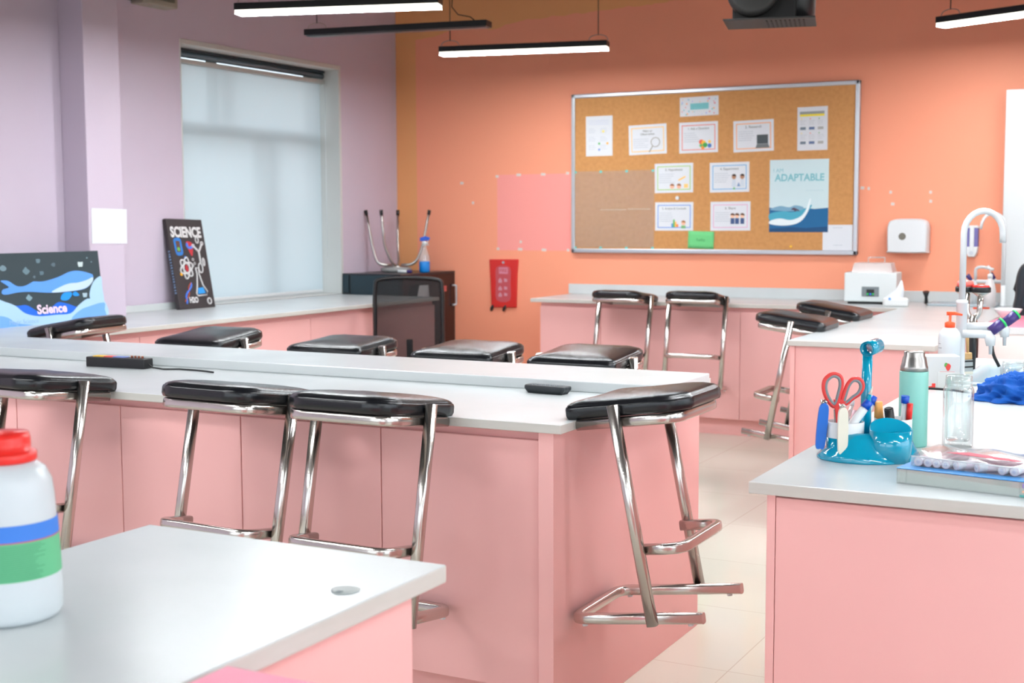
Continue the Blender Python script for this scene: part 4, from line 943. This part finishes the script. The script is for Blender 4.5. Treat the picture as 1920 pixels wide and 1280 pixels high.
MB().prism([(.055, .035), (.19, .012), (.205, .022), (.09, .060)], .0262, .0268, 'z').build('printed_stripe', flat('stripe_red', (205, 75, 95)), po)
for i, (x, an) in enumerate(((.012, 0), (.030, 2), (.047, 0), (.064, 1), (.083, 38), (.122, 40), (.168, 12), (.190, 4))):
    lab = ['at the left end of the pouch', 'second from the left end of the pouch', 'third from the left end of the pouch', 'fourth from the left end of the pouch', 'fifth, slanting inside the pouch', 'lying alone in the middle of the pouch', 'second from the right end of the pouch', 'at the right end of the pouch'][i]
    t = thing('pouch_marker', 'white round ended marker '+lab, 'marker', pw(.018+x, .031, .0092), (0, 0, R_(-9-an)), 'white markers in the clear pouch')
    MB().cyl((0, 0, 0), (0, .11, 0), .0082, 18).build('barrel', flat('marker_body', (222, 205, 212), .3), t)
    MB().tube([(0, .018, 0), (0, .002, 0), (0, -.001, 0)], [.0086, .0084, .006], 18).build('cap', 'wplastic', t)
    MB().tube([(0, -.001, 0), (0, -.0022, 0)], [.0035, .003], 12).build('cap_ring', flat('ring_grey', (195, 200, 215)), t)
# carton with the strawberry picture
ct = thing('carton', 'white carton with a small strawberry picture and red corners', 'box', (-.757, 4.00, .80), (0, 0, R_(22)))
MB().box(0, 0, 0, .115, .07, .098).build('card_box', flat('carton_white', (216, 216, 212), .5), ct, bevel=.0015)
plate(ct, 'flap', flat('carton_flap', (222, 222, 216)), rect(.052, .0, .115, .052), 0, .002)
plate(ct, 'strawberry', flat('straw', (222, 70, 60)), spline([(.073, .07), (.081, .077), (.089, .07), (.085, .058), (.079, .056)], 4), 0, .0008)
plate(ct, 'strawberry_leaf', flat('leafg', (90, 160, 70)), spline([(.070, .071), (.073, .079), (.079, .077), (.076, .071), (.073, .066)], 3), .0008, .0014)
plate(ct, 'printed_line', flat('line_rose', (225, 130, 130)), rect(.058, .0515, .1, .053), 0, .0006)
plate(ct, 'corner', flat('corner_red', (232, 60, 50)), [(0, .083), (.011, .078), (.011, .086), (.0, .092)], 0, .0008)
plate(ct, 'corner', flat('corner_red', (232, 60, 50)), [(.008, .0), (.046, .0), (.046, .018), (.036, .018), (.036, .01), (.008, .006)], 0, .0008)
tag(MB().tube([(-.735, 3.935, .812), (-.70, 3.93, .813), (-.66, 3.93, .812), (-.60, 3.95, .804)], .0035, 8).build('black_lead', 'soot'), 'short dark lead lying across the foot of the white carton', 'cable')
# pump bottle
pb = thing('pump_bottle', 'white pump bottle with an orange pump beside the tall tap', 'bottle', (-.716, 4.245, .80))
MB().lathe([(.03, 0), (.0335, .004), (.0335, .135), (.031, .15), (.022, .162), (.016, .166)], 0, 0, 0, 36).build('body', flat('lotion_white', (218, 223, 226), .25), pb)
MB().lathe([(.0155, .166), (.0155, .181), (.009, .184), (.004, .185), (.004, .208), (.001, .209)], 0, 0, 0, 24).build('pump_collar', 'orange', pb)
MB().tube([(-.010, -.002, .209), (.012, .004, .210), (.034, .012, .205)], [.006, .0055, .003], 12).build('pump_head', 'orange', pb)
b = MB()
for zz, wd in ((.118, .35), (.105, .5), (.085, .25), (.078, .25), (.071, .25)):
    n = 6; a0 = R_(-150)
    o1 = [(.0337*math.cos(a0+wd*k/n), .0337*math.sin(a0+wd*k/n), zz) for k in range(n+1)]; b.rings([o1, [(x, y, z-.002) for x, y, z in o1]], False, False, closed=False)
b.build('label_print', 'grey', pb)
# tall lab tap
tp = thing('lab_tap', 'tall white gooseneck lab tap with two violet and green side knobs', 'tap', (-.690, 4.295, .80), (0, 0, YAW))
MB().lathe([(.026, 0), (.026, .006), (.013, .012), (.013, .14), (.016, .15), (.016, .235), (.018, .237), (.018, .247), (.011, .25)], 0, 0, 0, 28).build('column', 'tubewhite', tp)
g_ = [(0, 0, .24), (0, 0, .455)]
for k in range(1, 13):
    a = PI*k/12; g_.append((.060-.060*math.cos(a), 0, .455+.068*math.sin(a)))
g_.append((.121, 0, .425))
MB().tube(g_, .0098, 16).build('gooseneck', 'tubewhite', tp)
def side_tap(y, z, L, zk):
    a = MB().tube([(0, y*.3, z), (L, y, z)], .0125, 16).build('side_arm', 'tubewhite', tp)
    MB().tube([(L-.006, y, z+.012), (L, y, z-.012), (L+.002, y, z-.035), (L+.002, y, z-.036), (L+.002, y, z-.062)], [.012, .017, .013, .006, .005], 16).build('spout', 'tubewhite', a)
    MB().tube([(L+.0, y, z+.008), (L+.034, y, z+.034)], [.0155, .017], 20).build('knob', 'purple', a)
    MB().tube([(L+.034, y, z+.034), (L+.040, y, z+.0385)], [.0175, .0165], 20).build('knob_ring', 'green', a)
    MB().tube([(L+.040, y, z+.0385), (L+.0415, y, z+.0397)], [.011, .009], 20).build('knob_end', 'blue', a)
side_tap(-.04, .145, .076, 0)
side_tap(.045, .164, .150, 0)
# eye wash
ew = thing('eye_wash', 'twin headed chrome eye wash with black rimmed red caps behind the tap', 'eye wash', (-.697, 4.55, .80), (0, 0, YAW))
MB().tube([(0, 0, 0), (0, 0, .10), (0, 0, .135)], [.013, .016, .012], 18).build('grip', 'black', ew)
MB().tube([(0, 0, .13), (0, 0, .15), (0, 0, .185)], [.016, .018, .012], 20).build('neck', 'chrome', ew)
MB().tube(arcpath([(-.017, .008, .255), (-.019, .004, .19), (.002, 0, .168), (.021, -.004, .19), (.022, -.008, .255)], .02, 8), .0095, 16).build('yoke', 'chrome', ew)
for x, y in ((-.016, .030), (.022, -.010)):
    hd = MB().lathe([(.010, .246), (.022, .255), (.028, .259), (.029, .263)], x, y, 0, 28).build('bowl', 'chrome', ew)
    MB().lathe([(.029, .260), (.031, .262), (.031, .275), (.029, .277)], x, y, 0, 28).build('rim', 'black', hd)
    MB().lathe([(.028, .277), (.025, .283 if x > 0 else .295), (.001, .285 if x > 0 else .300)], x, y, 0, 28).build('dust_cap', flat('cap_coral', (240, 105, 95), .35) if x < 0 else 'red', hd)
MB().tube(arcpath([(.014, -.01, .135), (.035, -.02, .14), (.06, -.02, .10), (.066, -.02, .06), (.085, -.02, -.0+.02)], .03, 6), [.006]*1+[.0055]*29, 10).build('lever', 'black', ew) if False else MB().tube(arcpath([(.014, -.01, .135), (.035, -.02, .142), (.058, -.02, .105), (.062, -.02, .06), (.085, -.02, .018)], .03, 6), .0055, 10).build('lever', 'black', ew)
br = thing('brush', 'wooden handled brush with a striped grey ferrule standing by the tap', 'brush', (-.679, 4.385, .80), (0, R_(-3), YAW))
MB().lathe([(.004, .075), (.005, .12), (.004, .17), (.003, .172)], 0, 0, 0, 14).build('handle', 'wood', br)
MB().box(-.013, -.006, .055, .013, .006, .078).build('stock', 'wood', br, bevel=.004)
fe = MB().box(-.0132, -.0065, .018, .0132, .0065, .055).build('ferrule', flat('ferrule_grey', (165, 172, 172), .4), br)
MB().box(-.0136, -.007, .048, .0136, .007, .053).build('stripe', 'soot', fe); MB().box(-.0136, -.007, .030, .0136, .007, .035).build('stripe', 'soot', fe)
MB().box(-.0125, -.006, .0, .0125, .006, .018).build('bristles', 'cream', br)

# ================================================================== back counter things
wb = thing('water_bath', 'white water bath with a small dark display and a clear lid on the back worktop', 'water bath', (-1.785, 7.90, .80), (0, 0, R_(4)))
MB().box(-.155, 0, .014, .145, .22, .185).build('case', flat('bath_white', (222, 228, 228), .4), wb, bevel=.006)
MB().box(-.135, .012, 0, .125, .2, .014).build('plinth', 'soot', wb)
MB().box(-.052, -.004, .045, .047, 0, .103).build('control_panel', 'grey', wb, bevel=.001)
MB().box(-.025, -.006, .050, .020, -.004, .088).build('display', 'black', wb)
for x, m in ((-.018, 'green'), (-.002, 'blue'), (.013, 'green')): MB().cyl((x, -.006, .06), (x, -.0085, .06), .006, 12).build('button', m, wb)
lid = MB()
lid.rings([[(sx*(.118-.012*k), .11+sy*(.09-.015*k), .186+.055*k) for sx, sy in ((-1, -1), (1, -1), (1, 1), (-1, 1))] for k in (0, 1)], False, True, smooth=False)
lid.build('lid', thin_glass('lid_clear', (235, 232, 230), .1, .1, .35), wb)
MB().tube(arcpath([(-.035, .11, .241), (-.035, .11, .272), (.06, .11, .272), (.06, .11, .241)], .006), .004, 8).build('lid_handle', 'acrylic', wb)
tc_ = thing('tissue_pack', 'white tissue pack with one tissue pulled up beside the water bath', 'tissues', (-1.612, 7.76, .80), (0, 0, R_(15)))
MB().box(-.07, -.04, 0, .07, .04, .05).build('pack', flat('pack_white', (228, 230, 228), .6), tc_, bevel=.012, seg=3)
b = MB(); b.rings([[(-.05+x, .0+y*.6, .048) for x, y in ((-.01, -.03), (.09, -.03), (.09, .03), (-.01, .03))], [(0+x*.5, y*.4, .095) for x, y in ((.0, -.03), (.09, -.03), (.09, .03), (.0, .03))], [(.028+x, y, .15) for x, y in ((0, -.003), (.006, -.003), (.006, .003), (0, .003))]], False, True)
b.build('tissue', 'paper', tc_)
plate(tc_, 'print', flat('print_blue', (110, 160, 215)), circ(-.035, .045, .008, 10), .0405, .0412)
tag(MB().tube([(-1.50, 8.08, .801), (-1.50, 8.07, .84), (-1.50, 8.06, .872)], [.012, .009, .02], 14).build('stopper', 'black'), 'small black topped stopper on the back worktop right of the tissue pack', 'stopper')
# back sink rim
bs = thing('back_sink', 'pale grey sink rim let into the back worktop under the soap dispenser', 'sink', (-1.28, 8.03, .80))
MB().rings([rr(.19, .13, .04, .0), rr(.19, .13, .04, .012), rr(.165, .105, .035, .012), rr(.16, .10, .035, .003)], True, True).build('rim', 'sinkgrey', bs)
# back taps
bt2 = thing('wall_tap', 'white tap row with violet and green knobs behind the wash bottle', 'tap', (-1.235, 8.13, .80), (0, 0, R_(6)))
MB().tube([(.0, 0, .003), (.0, 0, .135)], .012, 16).build('column', 'tubewhite', bt2)
MB().tube([(-.03, 0, .135), (.20, 0, .135)], .011, 16).build('cross_bar', 'tubewhite', bt2)
MB().tube(arcpath([(.0, 0, .13), (.0, -.01, .215), (.04, -.02, .222), (.10, -.03, .205)], .03, 6), .0085, 12).build('spout', 'tubewhite', bt2)
for x, z, m in ((-.035, .158, 'purple'), (.093, .168, 'purple'), (.17, .185, 'green')):
    kb_ = MB().tube([(x+.012, -.0, z-.016), (x-.010, -.006, z+.014)], [.010, .014], 16).build('knob', m, bt2)
MB().tube([(-.03, 0, .135), (-.024, 0, .15)], .008, 10).build('knob_stem', 'tubewhite', bt2)
MB().tube([(.11, 0, .135), (.105, 0, .152)], .008, 10).build('knob_stem', 'tubewhite', bt2)
MB().tube([(.175, 0, .135), (.172, -.002, .18)], .006, 10).build('knob_stem', 'tubewhite', bt2)
gt = thing('gooseneck_tap', 'second white gooseneck tap curving behind the tall one against the white panel', 'tap', (-1.062, 8.0, .80), (0, 0, R_(20)))
g2 = [(0, 0, 0), (0, 0, .44)]
for k in range(1, 10):
    a = PI*k/10; g2.append((-.065+.065*math.cos(a), 0, .455+.075*math.sin(a)))
g2.append((-.134, 0, .44))
MB().tube(g2, .0085, 14).build('neck', 'tubewhite', gt)
MB().lathe([(.02, 0), (.02, .01), (.014, .02), (.014, .12)], 0, 0, 0, 20).build('base', 'tubewhite', gt)
wbt = thing('wash_bottle', 'translucent wash bottle with a bent spout near the back sink', 'bottle', (-1.125, 7.93, .80))
MB().lathe([(.03, 0), (.034, .004), (.034, .09), (.028, .125), (.014, .155), (.012, .165)], 0, 0, 0, 28).build('body', flat('milky2', (222, 215, 214), .3), wbt)
MB().lathe([(.014, .163), (.014, .185), (.008, .188)], 0, 0, 0, 20).build('cap', 'wplastic', wbt)
MB().tube(arcpath([(0, 0, .185), (-.002, 0, .225), (-.012, 0, .235), (-.024, -.005, .215)], .012, 5), .0035, 10).build('spout', 'wplastic', wbt)
tag(MB().cyl((-1.18, 7.72, .805), (-1.10, 7.76, .805), .005, 10).build('orange_pen', 'orange'), 'thin orange pen lying on the white worktop below the wash bottle', 'pen')
bw_ = thing('bowl', 'white porcelain bowl in front of the backpack', 'bowl', (-.905, 7.02, .803))
MB().lathe([(.028, 0), (.03, .004), (.045, .016), (.062, .038), (.066, .047), (.064, .048), (.058, .038), (.04, .014), (.001, .008)], 0, 0, 0, 40).build('vessel', flat('porcelain', (240, 232, 232), .25), bw_)
bp_ = thing('backpack', 'dark teal black backpack standing on the pink top at the picture edge', 'backpack', (-.78, 7.36, .803), (0, 0, R_(10)))
pf = spline([(-.12, 0), (-.135, .1), (-.13, .2), (-.10, .26), (-.03, .285), (.08, .285), (.14, .25), (.16, .1), (.15, 0)], 4)
MB().rings([[(x*s, y, z*s+.0) for x, z in pf] for y, s in ((.07, .95), (.05, 1), (-.05, 1), (-.075, .95), (-.085, .85))], True, True).build('body', flat('pack_dark', (22, 34, 42), .6), bp_)
MB().prism(spline([(-.09, .02), (-.095, .12), (-.06, .135), (.1, .135), (.12, .1), (.11, .02)], 3), -.08, -.105, 'y').build('front_pocket', flat('pack_pocket', (26, 42, 52), .6), bp_, bevel=.006)
MB().tube(arcpath([(-.115, -.055, .03), (-.118, -.055, .2), (-.07, -.055, .262), (.03, -.055, .27)], .03), .0025, 6).build('zip', 'grey', bp_)
MB().tube([(-.125, 0, .19), (-.142, -.0, .13), (-.135, 0, .12)], .006, 8).build('strap', 'black', bp_)
wp_ = thing('white_panel', 'tall plain white upright cabinet at the right picture edge', 'cabinet', (-1.085, 8.06, .80))
MB().box(0, 0, .0, .9, .16, 1.225).build('body', flat('panel_white', (208, 212, 212), .35), wp_, bevel=.003)
